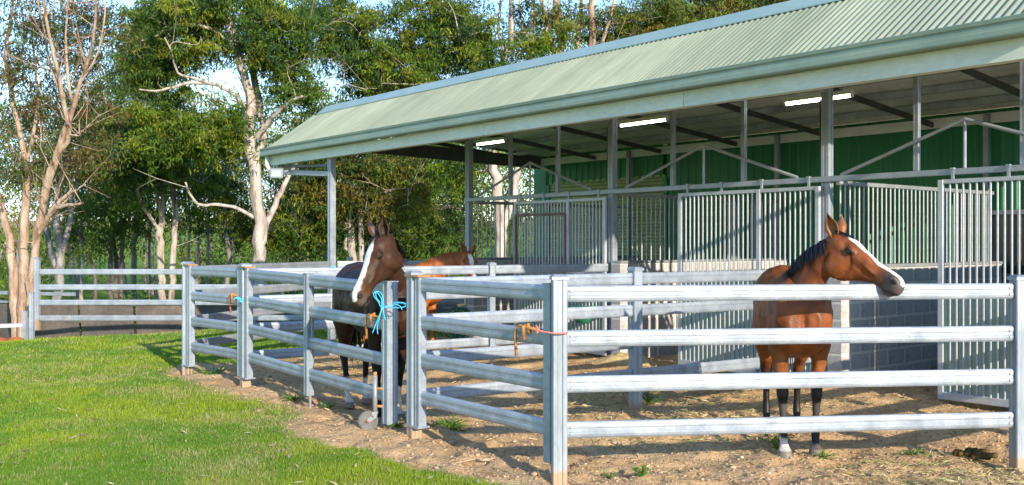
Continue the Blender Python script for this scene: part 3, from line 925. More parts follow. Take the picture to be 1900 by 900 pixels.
# jockey wheel on the wide gate
mb = MB()
mb.tube([(x2 - .09, -.10, .13), (x2 - .09, -.10, .50)], .022, 12)
jw = mb.obj('jockey_stem', M['galv_dull'], g2, True)
mb = MB(); mb.tube([(x2 - .09, -.10, .50), (x2 - .09, -.10, .53)], .017, 10); mb.obj('stem_top', M['rust'], jw, True)
for zc in (.38, .22):
    mb = MB(); mb.tube([(x2 - .09, -.10, zc), (x2 - .02, -.03, zc)], .012, 8); mb.obj('stem_clamp', M['rust'], jw, True)
ax_, tr_ = Vector((.8, -.6, 0)), Vector((-.6, -.8, 0))
sb = Vector((x2 - .09, -.10, 0)); wc = sb + tr_ * .062 + Vector((0, 0, .088))
mb = MB()
for sg in (-1, 1):
    o_ = ax_ * .027 * sg
    mb.bar(sb + o_ + Vector((0, 0, .165)), sb + o_ + tr_ * .012 + Vector((0, 0, .12)), .007, .05, up=tr_); mb.bar(sb + o_ + tr_ * .008 + Vector((0, 0, .13)), wc + o_, .007, .042, up=tr_)
mb.bar(sb - ax_ * .032 + Vector((0, 0, .166)), sb + ax_ * .032 + Vector((0, 0, .166)), .05, .012)
mb.obj('wheel_fork', M['galv_dull'], jw)
mb = MB()
mb.tube([wc - ax_ * .017, wc - ax_ * .011, wc + ax_ * .011, wc + ax_ * .017], [.078, .09, .09, .078], 28)
wh = mb.obj('wheel', M['rubber'], jw, False)
mb = MB(); mb.tube([wc - ax_ * .036, wc + ax_ * .036], .013, 10); mb.obj('hub', M['rust'], wh, True)

# baling twine ties
def strands(name, label, paths, r, mat, cat):
    allp = [p for path in paths for p in path]
    c = sum((Vector(p) for p in allp), Vector()) / len(allp)
    mb = MB()
    for path in paths:
        P = [Vector(p) - c for p in path]
        Q = []
        for i in range(len(P) - 1):
            p0, p1, p2, p3 = P[max(i - 1, 0)], P[i], P[i + 1], P[min(i + 2, len(P) - 1)]
            for k in range(5):
                t = k / 5
                Q.append(.5 * ((2 * p1) + (p2 - p0) * t + (2 * p0 - 5 * p1 + 4 * p2 - p3) * t * t + (3 * p1 - p0 - 3 * p2 + p3) * t ** 3))
        Q.append(P[-1])
        mb.tube(Q, r, 6)
    o = mb.obj(name, mat, None, True, c)
    return tag(o, label, cat)
def pp(pts, D):
    return [px(u, v, D + dd) for u, v, dd in pts]
DT = 8.50
strands('twine_tie', 'bright blue baling twine tying the wide gate to its post', [
    pp([(756, 566, -.02), (742, 563, 0), (725, 568, -.02), (708, 570, -.03), (702, 560, -.02), (694, 550, 0), (694, 543, .01), (703, 541, .02), (710, 550, 0), (711, 566, -.03)], DT),
    pp([(711, 566, -.03), (706, 580, -.05), (698, 600, -.05), (691, 618, -.05)], DT), pp([(710, 568, -.03), (712, 582, -.05), (715, 594, -.05)], DT),
    pp([(710, 568, -.02), (704, 590, -.06), (700, 606, -.06), (701, 620, -.06)], DT), pp([(711, 567, 0), (700, 555, 0), (697, 546, 0), (699, 542, 0), (708, 556, -.02), (707, 575, -.05)], DT),
    pp([(711, 567, 0), (730, 571, -.02), (748, 570, -.02), (757, 564, -.01)], DT), pp([(757, 565, 0), (748, 562, -.03), (738, 561, -.03), (730, 563, -.02), (742, 568, -.04), (746, 575, -.04)], DT)], .0045, M['blue_rope'], 'twine')
strands('twine_tie', 'small blue twine tuft on the verandah post at rail height', [pp([(611, 500, 0), (618, 494, 0), (624, 497, 0), (616, 500, 0), (620, 503, 0)], 15.6), pp([(611, 498, 0), (614, 503, 0), (623, 500, 0), (624, 504, 0)], 15.6)], .008, M['blue_rope'], 'twine')
strands('twine_tie', 'short blue twine tie beside the orange latch of the narrow gate', [pp([(433, 556, 0), (440, 552, 0), (447, 555, 0), (445, 560, 0)], 11.35), pp([(436, 552, 0), (444, 556, 0), (449, 561, 0), (450, 553, 0)], 11.35)], .007, M['blue_rope'], 'twine')
strands('red_cord', 'thin red cord wrapped round the front corner post', [pp([(994, 608, -.06), (1003, 614, -.08), (1018, 617, -.09), (1036, 619, -.09), (1054, 618, -.06)], 6.93), pp([(994, 604, -.06), (998, 610, -.07), (996, 618, -.07), (1001, 612, -.07)], 6.93)], .006, M['red_cord'], 'cord')

# round yard beyond the lawn: curved kickboard wall with a top rail
ryc = Vector((-9.2, 34.0, 0)); ryr = 9.2
ry = thing('round_yard', 'dark brown curved kickboard wall of the round yard with pale top rail', 'round yard', (ryc.x, ryc.y, -1.35), 0)
for k in range(26):
    a0_, a1_ = R(178 + k * 9), R(178 + (k + 1) * 9)
    mb = MB()
    c0, s0, c1, s1 = math.cos(a0_ + .004), math.sin(a0_ + .004), math.cos(a1_ - .004), math.sin(a1_ - .004)
    ro, ri = ryr + .25, ryr
    zt = 1.47
    mb.add([(c0 * ri, s0 * ri, -.3), (c1 * ri, s1 * ri, -.3), (c1 * ro, s1 * ro, zt), (c0 * ro, s0 * ro, zt), (c0 * (ri + .03), s0 * (ri + .03), -.3), (c1 * (ri + .03), s1 * (ri + .03), -.3), (c1 * (ro + .03), s1 * (ro + .03), zt), (c0 * (ro + .03), s0 * (ro + .03), zt)],
           [(0, 1, 2, 3), (7, 6, 5, 4), (0, 4, 5, 1), (1, 5, 6, 2), (2, 6, 7, 3), (3, 7, 4, 0)])
    mb.obj('panel', M['belting'], ry)
    mb = MB(); mb.bar((c0 * (ro + .05), s0 * (ro + .05), zt + .03), (c1 * (ro + .05), s1 * (ro + .05), zt + .03), .06, .06); mb.obj('top_strip', M['galv'], ry)
    if k < 9:
        mb = MB(); mb.bar((c0 * (ro + .1), s0 * (ro + .1), zt + .27), (c1 * (ro + .1), s1 * (ro + .1), zt + .27), .05, .09); mb.obj('top_rail', M['galv'], ry)
        mb = MB(); mb.bar((c0 * (ro + .1), s0 * (ro + .1), -.3), (c0 * (ro + .1), s0 * (ro + .1), zt + .25), .07); mb.obj('post', M['galv'], ry)

def lean_post(label, u, v0, v1, D, w):
    b = px(u, v1, D)
    o = thing('fence_post', label, 'post', (b.x, b.y, b.z), 0, 'posts of the small pen at the left')
    h = (v1 - v0) / F * D
    mb = MB(); mb.prism(post_prof(w), (0, 0, -.4), (0, 0, h), (1, 0, 0), (0, 1, 0)); mb.obj('shaft', M['galv'], o)
    mb = MB(); mb.box(-w/2-.004, w/2+.004, -w/2-.004, w/2+.004, h, h + .012); mb.obj('post_cap', M['galv'], o)
lean_post('taller short white post left of the long rail fence', 59, 544, 637, 20.0, .085)
lean_post('shorter white post at far left beside the small pen', 47, 578, 638, 20.2, .075)
pen = thing('pen_fence', 'low pen fence with pale rails at the far left edge', 'fence', (-12.5, 19.2, -.75), math.atan2(.9, 2.0), 'galvanised yard fences')
for z in (.05, .35, .73):
    mb = MB(); mb.bar((-1.6, 0, z), (2.6, 0, z), .045, .085); mb.obj('rail', M['galv'], pen)
fence_post(pen, 2.62, .85, .085, -.3); fence_post(pen, -.2, .85, .085, -.3)
# red-brown rug hung on the low pen
rb = px(14, 636, 19.6)
mb = MB(); vs = []
for i in range(13):
    for j in range(7):
        vs.append((-.32 + .64 * i / 12, .03 * math.sin(i * 1.1 + j * .5), -.12 + .22 * j / 6 + .015 * math.sin(i * .9)))
nv = len(vs); vs += [(x, y + .03, z) for x, y, z in vs]
fs = [(i * 7 + j, (i + 1) * 7 + j, (i + 1) * 7 + j + 1, i * 7 + j + 1) for i in range(12) for j in range(6)]
fs += [tuple(nv + q for q in f[::-1]) for f in fs]
mb.add(vs, fs)
tag(mb.obj('horse_rug', M['red_rug'], None, True, rb), 'red-brown rug hung low on the pen fence at far left', 'rug')

# ------------------------------------------------------------------ horses
def catmull(P, k):
    P = np.asarray(P, float); out = []
    for i in range(len(P) - 1):
        p0, p1, p2, p3 = P[max(i - 1, 0)], P[i], P[i + 1], P[min(i + 2, len(P) - 1)]
        for j in range(k):
            t = j / k
            out.append(.5 * (2 * p1 + (p2 - p0) * t + (2 * p0 - 5 * p1 + 4 * p2 - p3) * t * t + (3 * p1 - p0 - 3 * p2 + p3) * t ** 3))
    out.append(P[-1])
    return np.array(out)

def loft(mb, C, U, S, au, ad, w, e=2.2, n=22):
    """closed body from sections: centre, up and side vectors, height above and below, half width"""
    vs, fs = [], []
    m = len(C)
    for i in range(m):
        for k in range(n):
            a = 2 * math.pi * k / n
            c, s = math.cos(a), math.sin(a)
            cc = math.copysign(abs(c) ** (2 / e), c); ss = math.copysign(abs(s) ** (2 / e), s)
            vs.append(C[i] + S[i] * (w[i] * cc) + U[i] * ((au[i] if s > 0 else ad[i]) * ss))
    for i in range(m - 1):
        for k in range(n):
            a, b = i * n + k, i * n + (k + 1) % n
            fs.append((a, b, b + n, a + n))
    fs += [tuple(range(n - 1, -1, -1)), tuple(range((m - 1) * n, m * n))]
    mb.add(vs, fs)

def unit(v):
    v = np.asarray(v, float); return v / np.linalg.norm(v)

TORSO = [(-.80, 1.14, .10, .10, .07), (-.76, 1.15, .20, .20, .15), (-.66, 1.16, .29, .29, .225), (-.52, 1.17, .325, .30, .27), (-.36, 1.17, .33, .31, .285), (-.15, 1.13, .315, .32, .285),
         (.05, 1.10, .325, .335, .30), (.22, 1.09, .345, .345, .295), (.36, 1.10, .375, .345, .265), (.48, 1.11, .385, .34, .245), (.60, 1.11, .33, .31, .235), (.70, 1.09, .24, .23, .205), (.765, 1.08, .12, .13, .12)]
HEAD = [(-.045, .03, .08, .05), (.0, .065, .13, .075), (.06, .088, .175, .088), (.13, .096, .212, .094), (.19, .094, .212, .097), (.25, .086, .185, .086), (.31, .076, .142, .071), (.38, .067, .108, .058),
        (.45, .062, .09, .053), (.51, .062, .086, .055), (.56, .058, .082, .056), (.60, .043, .075, .048), (.622, .018, .05, .03)]

def make_horse(label, pos, yaw, scale, poll_w, fwd_w, up_w, colours, legs=None, neck_side=1, mane_n=220, neck_ctrl=None, tail_swing=0.0, mane_len=.2, head_scale=1.08):
    """pos: world point under the middle of the body; the horse faces local +x, its left is +y"""
    root = thing('horse', label, 'horse', pos, yaw)
    root.scale = (1, 1, 1)
    cy, sy = math.cos(-yaw), math.sin(-yaw)
    def loc_dir(v): return np.array([v[0] * cy - v[1] * sy, v[0] * sy + v[1] * cy, v[2]])
    def loc_pt(p): return loc_dir((p[0] - pos[0], p[1] - pos[1], p[2] - pos[2]))
    s = scale
    poll = loc_pt(poll_w)
    h = s * head_scale
    f = unit(loc_dir(fwd_w)); u = loc_dir(up_w); u = unit(u - f * (u @ f)); l = np.cross(u, f)
    mb = MB()
    # torso
    T = catmull(TORSO, 3)
    loft(mb, [np.array([a[0], 0, a[1]]) * s for a in T], [np.array([0, 0, 1.])] * len(T), [np.array([0, 1., 0])] * len(T), T[:, 2] * s, T[:, 3] * s, T[:, 4] * s, e=2.15)
    # neck
    base = np.array([.44, 0, 1.17]) * s
    nend = poll - f * (-.05) * s - u * .035 * s
    d0 = unit([.62, 0, .78])
    ctrl = base + d0 * np.linalg.norm(nend - base) * .55 if neck_ctrl is None else loc_pt(neck_ctrl)
    ts = np.linspace(0, 1, 14)
    C = np.array([(1 - t) ** 2 * base + 2 * t * (1 - t) * ctrl + t * t * nend for t in ts])
    Tn = np.gradient(C, axis=0); Tn /= np.linalg.norm(Tn, axis=1)[:, None]
    up0, up1 = unit([-.78, 0, .62]), unit(u * .6 - f * .75)
    U, S = [], []
    for i, t in enumerate(ts):
        q = unit(up0 * (1 - t) + up1 * t); q = unit(q - Tn[i] * (q @ Tn[i])); U.append(q); S.append(np.cross(q, Tn[i]))
    au = np.interp(ts, [0, .25, .6, 1], [.30, .235, .165, .105]) * s
    ad = np.interp(ts, [0, .25, .6, 1], [.30, .225, .155, .115]) * s
    wn = np.interp(ts, [0, .2, .6, 1], [.17, .125, .092, .08]) * s
    loft(mb, C, U, S, au, ad, wn, e=2.1)
    NECK = (C, U, S, au, wn)
    # head
    H = catmull(HEAD, 3)
    hc = [poll + f * a[0] * h for a in H]
    loft(mb, hc, [u] * len(H), [l] * len(H), H[:, 1] * h, H[:, 2] * h, H[:, 3] * h, e=2.35)
    def hp(a, b, c): return poll + (f * a + l * b + u * c) * h
    def hball(a, b, c, ra, rb_, rc):
        o = len(mb.v); tmp = MB(); tmp.ball((0, 0, 0), 1.0, 16)
        vs = [poll + (f * (a + x * ra) + l * (b + y * rb_) + u * (c + z * rc)) * h for x, y, z in tmp.v]
        mb.add(vs, tmp.f)
    for sd in (-1, 1):
        hball(.14, .060 * sd, -.10, .10, .053, .118)       # cheek
        hball(.185, .078 * sd, .04, .045, .030, .030)         # brow over the eye
        hball(.335, .052 * sd, -.012, .11, .018, .018)        # facial crest
        hball(.548, .036 * sd, .018, .036, .030, .036)        # nostril flare
        hball(.46, .03 * sd, .035, .10, .02, .026)            # nasal bone
    hball(.565, 0, -.05, .045, .045, .032)                    # upper lip
    hball(.545, 0, -.082, .045, .036, .026)                   # lower lip and chin
    # legs: joint list of (x, y, z, radius fore-aft, radius across)
    lg = {'fl': (0, 0), 'fr': (0, 0), 'hl': (0, 0), 'hr': (0, 0)}
    lg.update(legs or {})
    for key, (dx, dy) in lg.items():
        sd = 1 if key[1] == 'l' else -1
        if key[0] == 'f':
            J = [(.50, .15, 1.10, .15, .10), (.47, .165, .92, .125, .088), (.475, .155, .78, .088, .068), (.49, .148, .62, .066, .053), (.495, .145, .52, .052, .047), (.50, .145, .475, .051, .046), (.495, .145, .43, .040, .037), (.49, .145, .32, .032, .027), (.49, .145, .22, .033, .028),
                 (.49, .145, .165, .040, .035), (.51, .145, .11, .033, .031), (.53, .145, .07, .043, .042), (.545, .145, .055, .055, .052), (.555, .145, .0, .066, .062)]
            top = .95
        else:
            J = [(-.50, .14, 1.14, .24, .12), (-.46, .17, .97, .20, .115), (-.44, .18, .84, .155, .095), (-.50, .17, .72, .105, .072), (-.585, .155, .62, .070, .054), (-.645, .15, .555, .062, .047), (-.65, .148, .50, .052, .042), (-.63, .147, .43, .041, .034), (-.62, .146, .32, .035, .029),
                 (-.615, .146, .23, .036, .031), (-.605, .146, .17, .043, .037), (-.58, .146, .115, .035, .033), (-.56, .146, .07, .044, .043), (-.545, .146, .055, .054, .05), (-.535, .146, .0, .064, .06)]
            top = 1.0
        P = []
        for (x, y, z, ra, rb_) in J:
            k = max(0, 1 - z / top)
            P.append((x + dx * k, y * sd + dy * k, z, ra, rb_))
        P = catmull(P, 3)
        C2 = P[:, :3] * s
        loft(mb, list(C2), [np.array([1., 0, 0])] * len(P), [np.array([0, 1., 0])] * len(P), P[:, 3] * s, P[:, 3] * s, P[:, 4] * s, e=2.1, n=16)
    # muscle masses: pectorals, shoulder, stifle
    for sd in (-1, 1):
        for (c, r) in (((.66, .095 * sd, 1.0), (.10, .085, .13)), ((.50, .17 * sd, 1.15), (.16, .085, .22)), ((-.45, .20 * sd, 1.05), (.2, .085, .2)), ((-.62, .13 * sd, 1.0), (.13, .09, .2))):
            tmp = MB(); tmp.ball(np.array(c) * s, np.array(r) * s, 16); mb.add(tmp.v, tmp.f)
    tmp_me = mb.mesh('horse_tmp', M['coat'], True)
    to = link('horse_tmp', tmp_me)
    md = to.modifiers.new('r', 'REMESH'); md.mode = 'VOXEL'; md.voxel_size = .009
    sm = to.modifiers.new('s', 'SMOOTH'); sm.factor = .5; sm.iterations = 7
    dg = bpy.context.evaluated_depsgraph_get()
    me = bpy.data.meshes.new_from_object(to.evaluated_get(dg))
    bpy.data.objects.remove(to)
    me.name = 'body'
    nv = len(me.vertices)
    co = np.empty(nv * 3, np.float32); me.vertices.foreach_get('co', co); co = co.reshape(-1, 3).astype(float)
    # muscle and skin unevenness
    me.update()
    nr = np.empty(nv * 3, np.float32); me.vertices.foreach_get('normal', nr); nr = nr.reshape(-1, 3)
    dn_ = np.array([mnoise.noise(Vector((p[0] * 7, p[1] * 7, p[2] * 4.5))) * .0125 + mnoise.noise(Vector((p[0] * 17, p[1] * 17, p[2] * 11)) + Vector((5, 3, 1))) * .005 for p in co])
    dn_ *= smooth(.35, .75, co[:, 2] / s) * .8 + .2
    rel0 = (co - poll) / h
    pa, pb, pc = rel0 @ f, rel0 @ l, rel0 @ u
    hd = (np.linalg.norm(rel0 - np.outer(np.clip(pa, 0, .6), f), axis=1) < .25) & (co[:, 2] / s > .9)
    hd = hd.astype(float) * smooth(-.03, .04, pa)
    side_ = hd * smooth(.03, .06, np.abs(pb))
    rj = np.hypot(pa - .12, pc + .085)
    dn_ -= .0075 * side_ * np.exp(-((rj - .122) / .014) ** 2) * smooth(.08, .16, pa)          # edge of the jowl
    dn_ -= .010 * side_ * np.exp(-((pa - .125) / .028) ** 2 - ((pc - .055) / .02) ** 2)           # hollow above the eye
    dn_ -= .006 * side_ * np.exp(-((pc + .045 + (pa - .3) * .15) / .016) ** 2) * smooth(.24, .30, pa) * smooth(.46, .40, pa)   # groove under the crest
    dn_ += .005 * side_ * np.exp(-((pc - .005 + (pa - .3) * .18) / .014) ** 2) * smooth(.22, .28, pa) * smooth(.44, .36, pa)
    dn_ -= .007 * side_ * np.exp(-((pa - .50) / .02) ** 2) * smooth(.02, -.02, pc)               # behind the lips
    X_, Y_, Z_ = co[:, 0] / s, co[:, 1] / s, co[:, 2] / s
    bd = 1 - hd
    dn_ -= .020 * bd * np.exp(-(Y_ / .022) ** 2) * smooth(.58, .66, X_) * smooth(.80, .9, Z_) * smooth(1.2, 1.1, Z_)   # between the breast muscles
    ds = (X_ - .45) * .82 + (Z_ - 1.30) * .57                                                    # along the shoulder blade
    dsl = (X_ - .45) * .82 - (1.30 - Z_) * .57 * -1
    sh_ = np.abs((X_ - .44) * .80 - (1.38 - Z_) * .60 + .0)
    dn_ -= .011 * bd * np.exp(-(sh_ / .026) ** 2) * smooth(.95, 1.05, Z_) * smooth(1.42, 1.3, Z_) * smooth(.06, .1, np.abs(Y_))
    dn_ -= .008 * bd * np.exp(-((X_ - .28) / .03) ** 2) * smooth(.8, .9, Z_) * smooth(1.25, 1.1, Z_)   # behind the elbow
    dn_ += .0025 * bd * np.sin(X_ * 62 + Z_ * 9) * smooth(.22, .15, X_) * smooth(-.3, -.2, X_) * smooth(.85, .95, Z_) * smooth(1.3, 1.2, Z_)   # ribs
    co = co + nr * dn_[:, None]
    me.vertices.foreach_set('co', co.astype(np.float32).ravel())
    # coat markings, with a leg shine painted in
    rel = (co - poll) / h
    ha, hb, hcz = rel @ f, rel @ l, rel @ u
    nz_ = np.array([mnoise.noise(Vector(p) * 6) for p in co]) 
    nz2 = np.array([mnoise.noise(Vector((p[0] * 22, p[1] * 22, p[2] * 22))) for p in co])
    cb = np.tile(np.array(colours['coat']), (nv, 1))
    def blend(mask, colr):
        nonlocal cb
        mask = np.clip(mask, 0, 1)[:, None]
        cb = cb * (1 - mask) + np.array(colr) * mask
    z = co[:, 2] / s
    in_head = (np.linalg.norm(rel - np.outer(np.clip(ha, 0, .6), f), axis=1) < .24) & (ha > -.06) & (z > .9)
    on_head = in_head.astype(float) * smooth(-.02, .06, ha)
    if 'belly' in colours: blend(smooth(.98, .80, z) * (z > .62) * .7, colours['belly'])
    if 'neck' in colours: blend(smooth(1.25, 1.45, z) * (co[:, 0] / s > .35) * (1 - on_head), colours['neck'])
    if 'head' in colours: blend(on_head, colours['head'])
    dap = np.clip(nz_ * 1.3, -.5, .5) + np.clip(nz2 * .8, -.3, .3)
    cb = cb * (1 + .28 * dap)[:, None]
    if 'points' in colours:
        blend(smooth(.60, .50, z + nz_ * .08) * (z < .8), colours['points'])
    if 'leg_shine' in colours:
        fr = (co[:, 0] / s > .2)
        blend(smooth(.16, .26, z) * smooth(.45, .40, z) * fr * .3 * (nz_ > -.3), colours['leg_shine'])  # greyish shine on the fore legs, put into the coat colour
    for key, sock_h, cc in colours.get('socks', []):
        hx = 1 if key[0] == 'f' else -1
        sdm = 1 if key[1] == 'l' else -1
        mk = ((co[:, 0] * hx > 0) & (co[:, 1] * sdm > 0)).astype(float)
        blend(mk * smooth(sock_h + .02, sock_h - .02, z + nz2 * .03), cc)
    blend(smooth(.062, .05, z), colours['hoof'])
    if 'muzzle' in colours: blend(on_head * smooth(.40, .53, ha + nz_ * .03), colours['muzzle'])
    if 'muzzle2' in colours: blend(on_head * smooth(.49, .57, ha), colours['muzzle2'])
    bw_ = colours['blaze']
    bwid = np.interp(ha, bw_[0], bw_[1])
    off = np.interp(ha, bw_[0], bw_[2]) if len(bw_) > 2 else 0
    blend(on_head * smooth(bwid + .009, bwid - .003, np.abs(hb - off) + nz2 * .008) * (hcz > .02), (.74, .70, .66))
    # darker skin round eye, shade of the nostril hollow painted in, line of the mouth
    for sd in (-1, 1):
        de = np.sqrt(((ha - .192) / .042) ** 2 + ((hcz - .028) / .026) ** 2 + ((hb - .095 * sd) / .04) ** 2)
        blend(on_head * smooth(1.1, .6, de) * .85, colours['eye_skin'])
        dn = np.sqrt(((ha - .562) / .024) ** 2 + ((hcz - .022) / .021) ** 2 + ((hb - .055 * sd) / .03) ** 2)
        blend(on_head * smooth(1.2, .7, dn), (.012, .009, .008))
    blend(on_head * smooth(.45, .50, ha) * smooth(.008, .003, np.abs(hcz + .066 - (ha - .56) * .25)), (.015, .011, .010))
    c4 = np.ones((nv, 4), np.float32); c4[:, :3] = cb
    a = me.attributes.new('tint', 'FLOAT_COLOR', 'POINT'); a.data.foreach_set('color', c4.ravel())
    me.polygons.foreach_set('use_smooth', np.ones(len(me.polygons), bool))
    me.materials.clear(); me.materials.append(M[colours.get('mat', 'coat')])
    link('body', me, root)
    # eyes
    for sd in (-1, 1):
        e_ = MB(); tmp = MB(); tmp.ball((0, 0, 0), 1, 14)
        c = hp(.19, .0965 * sd, .03)
        e_.add([(np.array(p) * .0185 * s) for p in tmp.v], tmp.f)
        e_.obj('eye', M['eye'], root, True, Vector(c))
        # upper lid
        ld = MB(); pts = [hp(.19 + .030 * math.cos(q), (.101 + .007 * math.sin(q)) * sd, .026 + .019 * math.sin(q)) for q in np.linspace(.1, math.pi - .1, 9)]
        ld.tube(pts, [.004 * s] + [.0075 * s] * 7 + [.004 * s], 6)
        lo_ = ld.mesh('eyelid', M['coat'], True)
        at = lo_.attributes.new('tint', 'FLOAT_COLOR', 'POINT'); at.data.foreach_set('color', np.tile(np.array([*colours['eye_skin'], 1.0], np.float32), len(lo_.vertices)))
        link('eyelid', lo_, root)
        ns = MB(); tmp = MB(); tmp.ball((0, 0, 0), 1, 12)
        ns.add([poll + (f * (.566 + x * .017 + zz * .006) + l * (.0585 + y * .010) * sd + u * (.022 + zz * .015)) * h for x, y, zz in tmp.v], tmp.f)
        ns.obj('nostril', M['nostril'], root, True)
    # ears: cupped leaf shapes
    for sd, (tilt_f, tilt_s) in zip((-1, 1), colours.get('ears', ((.0, .25), (.0, .25)))):
        b0 = hp(.005, .052 * sd, .055)
        ax = unit(u * .62 - f * (.62 - tilt_f) + l * sd * tilt_s)
        side = unit(np.cross(ax, f * .8 + l * sd * .55)); frn = np.cross(side, ax)
        if (frn @ f) < 0: frn = -frn
        eb = MB(); n_, m_e = 13, 9
        vs, ec = [], []
        LE = .185 * h
        for ly, thick in ((0, 0.0), (1, .006)):
            for i in range(m_e):
                t = i / (m_e - 1)
                wd_ = (.030 + .022 * math.sin(math.pi * min(t * 1.25, 1)) if t < .8 else .052 * (1 - t) / .2 * .75 + .001) * s
                wd_ = max(wd_ * (1 if t < .55 else (1 - (t - .55) / .45) ** .7 + .02), .001)
                for k in range(n_):
                    an = -math.pi * .74 + 2 * math.pi * .74 * k / (n_ - 1)
                    rr = wd_ - thick * s * (1 - t)
                    p = b0 + ax * (LE * t - .02 * s + (thick * s)) + (side * math.sin(an) * rr - frn * math.cos(an) * rr * .8) + frn * .012 * s * t
                    vs.append(p); ec.append(colours['ear_out'] if ly == 0 and t < .86 else (colours['ear_in'] if ly else colours['points_ear']))
        q = m_e * n_
        fs = []
        for i in range(m_e - 1):
            for k in range(n_ - 1):
                a_0, b_0 = i * n_ + k, i * n_ + k + 1
                fs.append((a_0, b_0, b_0 + n_, a_0 + n_)); fs.append((q + a_0, q + a_0 + n_, q + b_0 + n_, q + b_0))
        for i in range(m_e - 1):
            for k in (0, n_ - 1):
                fs.append((i * n_ + k, (i + 1) * n_ + k, q + (i + 1) * n_ + k, q + i * n_ + k))
        eb.add(vs, fs)
        em = eb.mesh('ear', M['coat'], True)
        at = em.attributes.new('tint', 'FLOAT_COLOR', 'POINT'); at.data.foreach_set('color', np.array([[*c_, 1.0] for c_ in ec], np.float32).ravel())
        link('ear', em, root)
    # hair: mane, forelock, tail, each of many tapered locks
    r = np.random.default_rng(hash(label) % 1000 if False else len(label))
    def locks(name, roots, dirs, falls, lens, wid, cols, nseg=5):
        V, Fc, CC = [], [], []
        for i in range(len(roots)):
            p = np.array(roots[i]); d = unit(dirs[i]); L = lens[i]; g = np.array(falls[i])
            side = unit(np.cross(d, r.normal(size=3)))
            base_i = len(V)
            for k in range(nseg + 1):
                t = k / nseg
                w_ = wid * (1 - t * .85) * .5
                V += [p - side * w_, p + side * w_]; CC += [cols[i], cols[i]]
                d = unit(d * (1 - .35) + g * .35); p = p + d * L / nseg
            for k in range(nseg):
                b0_ = base_i + 2 * k
                Fc.append((b0_, b0_ + 1, b0_ + 3, b0_ + 2))
        me_ = np_mesh(name, np.array(V), np.array(Fc), M['hair'], {'tint': ('POINT', np.array(CC))}, True)
        return link(name, me_, root)
    C, U, S, au, wn = NECK
    ro, di, fa, le, cl = [], [], [], [], []
    sdv = neck_side
    for i in range(mane_n):
        t = r.uniform(.16, 1.0); k = t * (len(C) - 1); a0_ = int(min(k, len(C) - 2)); q = k - a0_
        c = C[a0_] * (1 - q) + C[a0_ + 1] * q; uu = unit(U[a0_] * (1 - q) + U[a0_ + 1] * q); ss = unit(S[a0_] * (1 - q) + S[a0_ + 1] * q)
        au_ = au[a0_] * (1 - q) + au[a0_ + 1] * q
        ro.append(c + uu * (au_ - .012) + ss * r.normal() * .008)
        di.append(uu * .55 + ss * sdv * .75 + r.normal(size=3) * .12)
        fa.append(unit(-uu * .75 + ss * sdv * .42 + np.array([0, 0, -.55]) + r.normal(size=3) * .08))
        le.append(r.uniform(.6, 1.15) * mane_len * s)
        cl.append(np.array(colours['mane']) * r.uniform(.7, 1.5) if r.random() > .05 else np.array(colours['mane_light']))
    locks('mane', ro, di, fa, le, .013, cl, 7)
    ro, di, fa, le, cl = [], [], [], [], []
    for i in range(colours.get('forelock', 40)):
        ro.append(hp(r.uniform(-.02, .03), r.normal() * .018, .075)); di.append(u * .5 + f * .5 + l * r.normal() * .3)
        fa.append(unit(f * .9 - u * .25 + l * r.normal() * .15)); le.append(r.uniform(.05, .12) * s); cl.append(np.array(colours['mane']) * r.uniform(.7, 1.4))
    locks('forelock', ro, di, fa, le, .014, cl, 4)
    ro, di, fa, le, cl = [], [], [], [], []
    for i in range(260):
        k = r.random()
        ro.append(np.array([-.79 - .02 * r.random(), r.normal() * .02, 1.36 - .34 * k]) * s)
        di.append((-.55, r.normal() * .2 + tail_swing * .3, -.35)); fa.append(unit([-.02 + r.normal() * .05, tail_swing * .25 + r.normal() * .06, -1]))
        le.append((r.uniform(.55, .80)) * s); cl.append(np.array(colours['tail']) * r.uniform(.7, 1.6))
    locks('tail', ro, di, fa, le, .02, cl, 8)
    return root

BAY = dict(coat=(.195, .054, .012), belly=(.24, .078, .020), neck=(.135, .039, .010), head=(.18, .051, .012), points=(.014, .012, .012), leg_shine=(.16, .14, .125), hoof=(.20, .165, .13), muzzle=(.060, .040, .033), muzzle2=(.085, .066, .06),
           blaze=([-.02, .05, .10, .2, .3, .42, .50, .56], [0, 0.006, .028, .034, .028, .026, .030, .020], [0, 0, 0, 0, 0, 0, -.006, -.01]), eye_skin=(.03, .018, .012), ear_out=(.24, .085, .028), ear_in=(.20, .10, .05), points_ear=(.03, .018, .012),
           mane=(.013, .011, .012), mane_light=(.22, .13, .08), tail=(.016, .013, .012), socks=[('fr', .15, (.60, .53, .46)), ('fl', .085, (.16, .13, .11))], forelock=46)
DARK = dict(mat='coat_dark', coat=(.040, .0165, .0092), head=(.046, .020, .010), neck=(.042, .019, .010), belly=(.035, .016, .010), points=(.012, .010, .009), hoof=(.22, .17, .14), muzzle=(.105, .046, .018), muzzle2=(.085, .062, .05),
            blaze=([-.02, .07, .12, .2, .3, .42, .5, .57], [0, 0.004, .028, .033, .028, .025, .027, .020], [0, 0, 0, .003, .006, .008, .012, .016]), eye_skin=(.02, .012, .009), ear_out=(.10, .048, .030), ear_in=(.035, .02, .014), points_ear=(.02, .012, .01),
            mane=(.010, .008, .007), mane_light=(.10, .05, .03), tail=(.011, .009, .008), socks=[('hr', .30, (.62, .55, .48)), ('hl', .27, (.58, .51, .44)), ('fl', .30, (.60, .53, .46))], forelock=60)
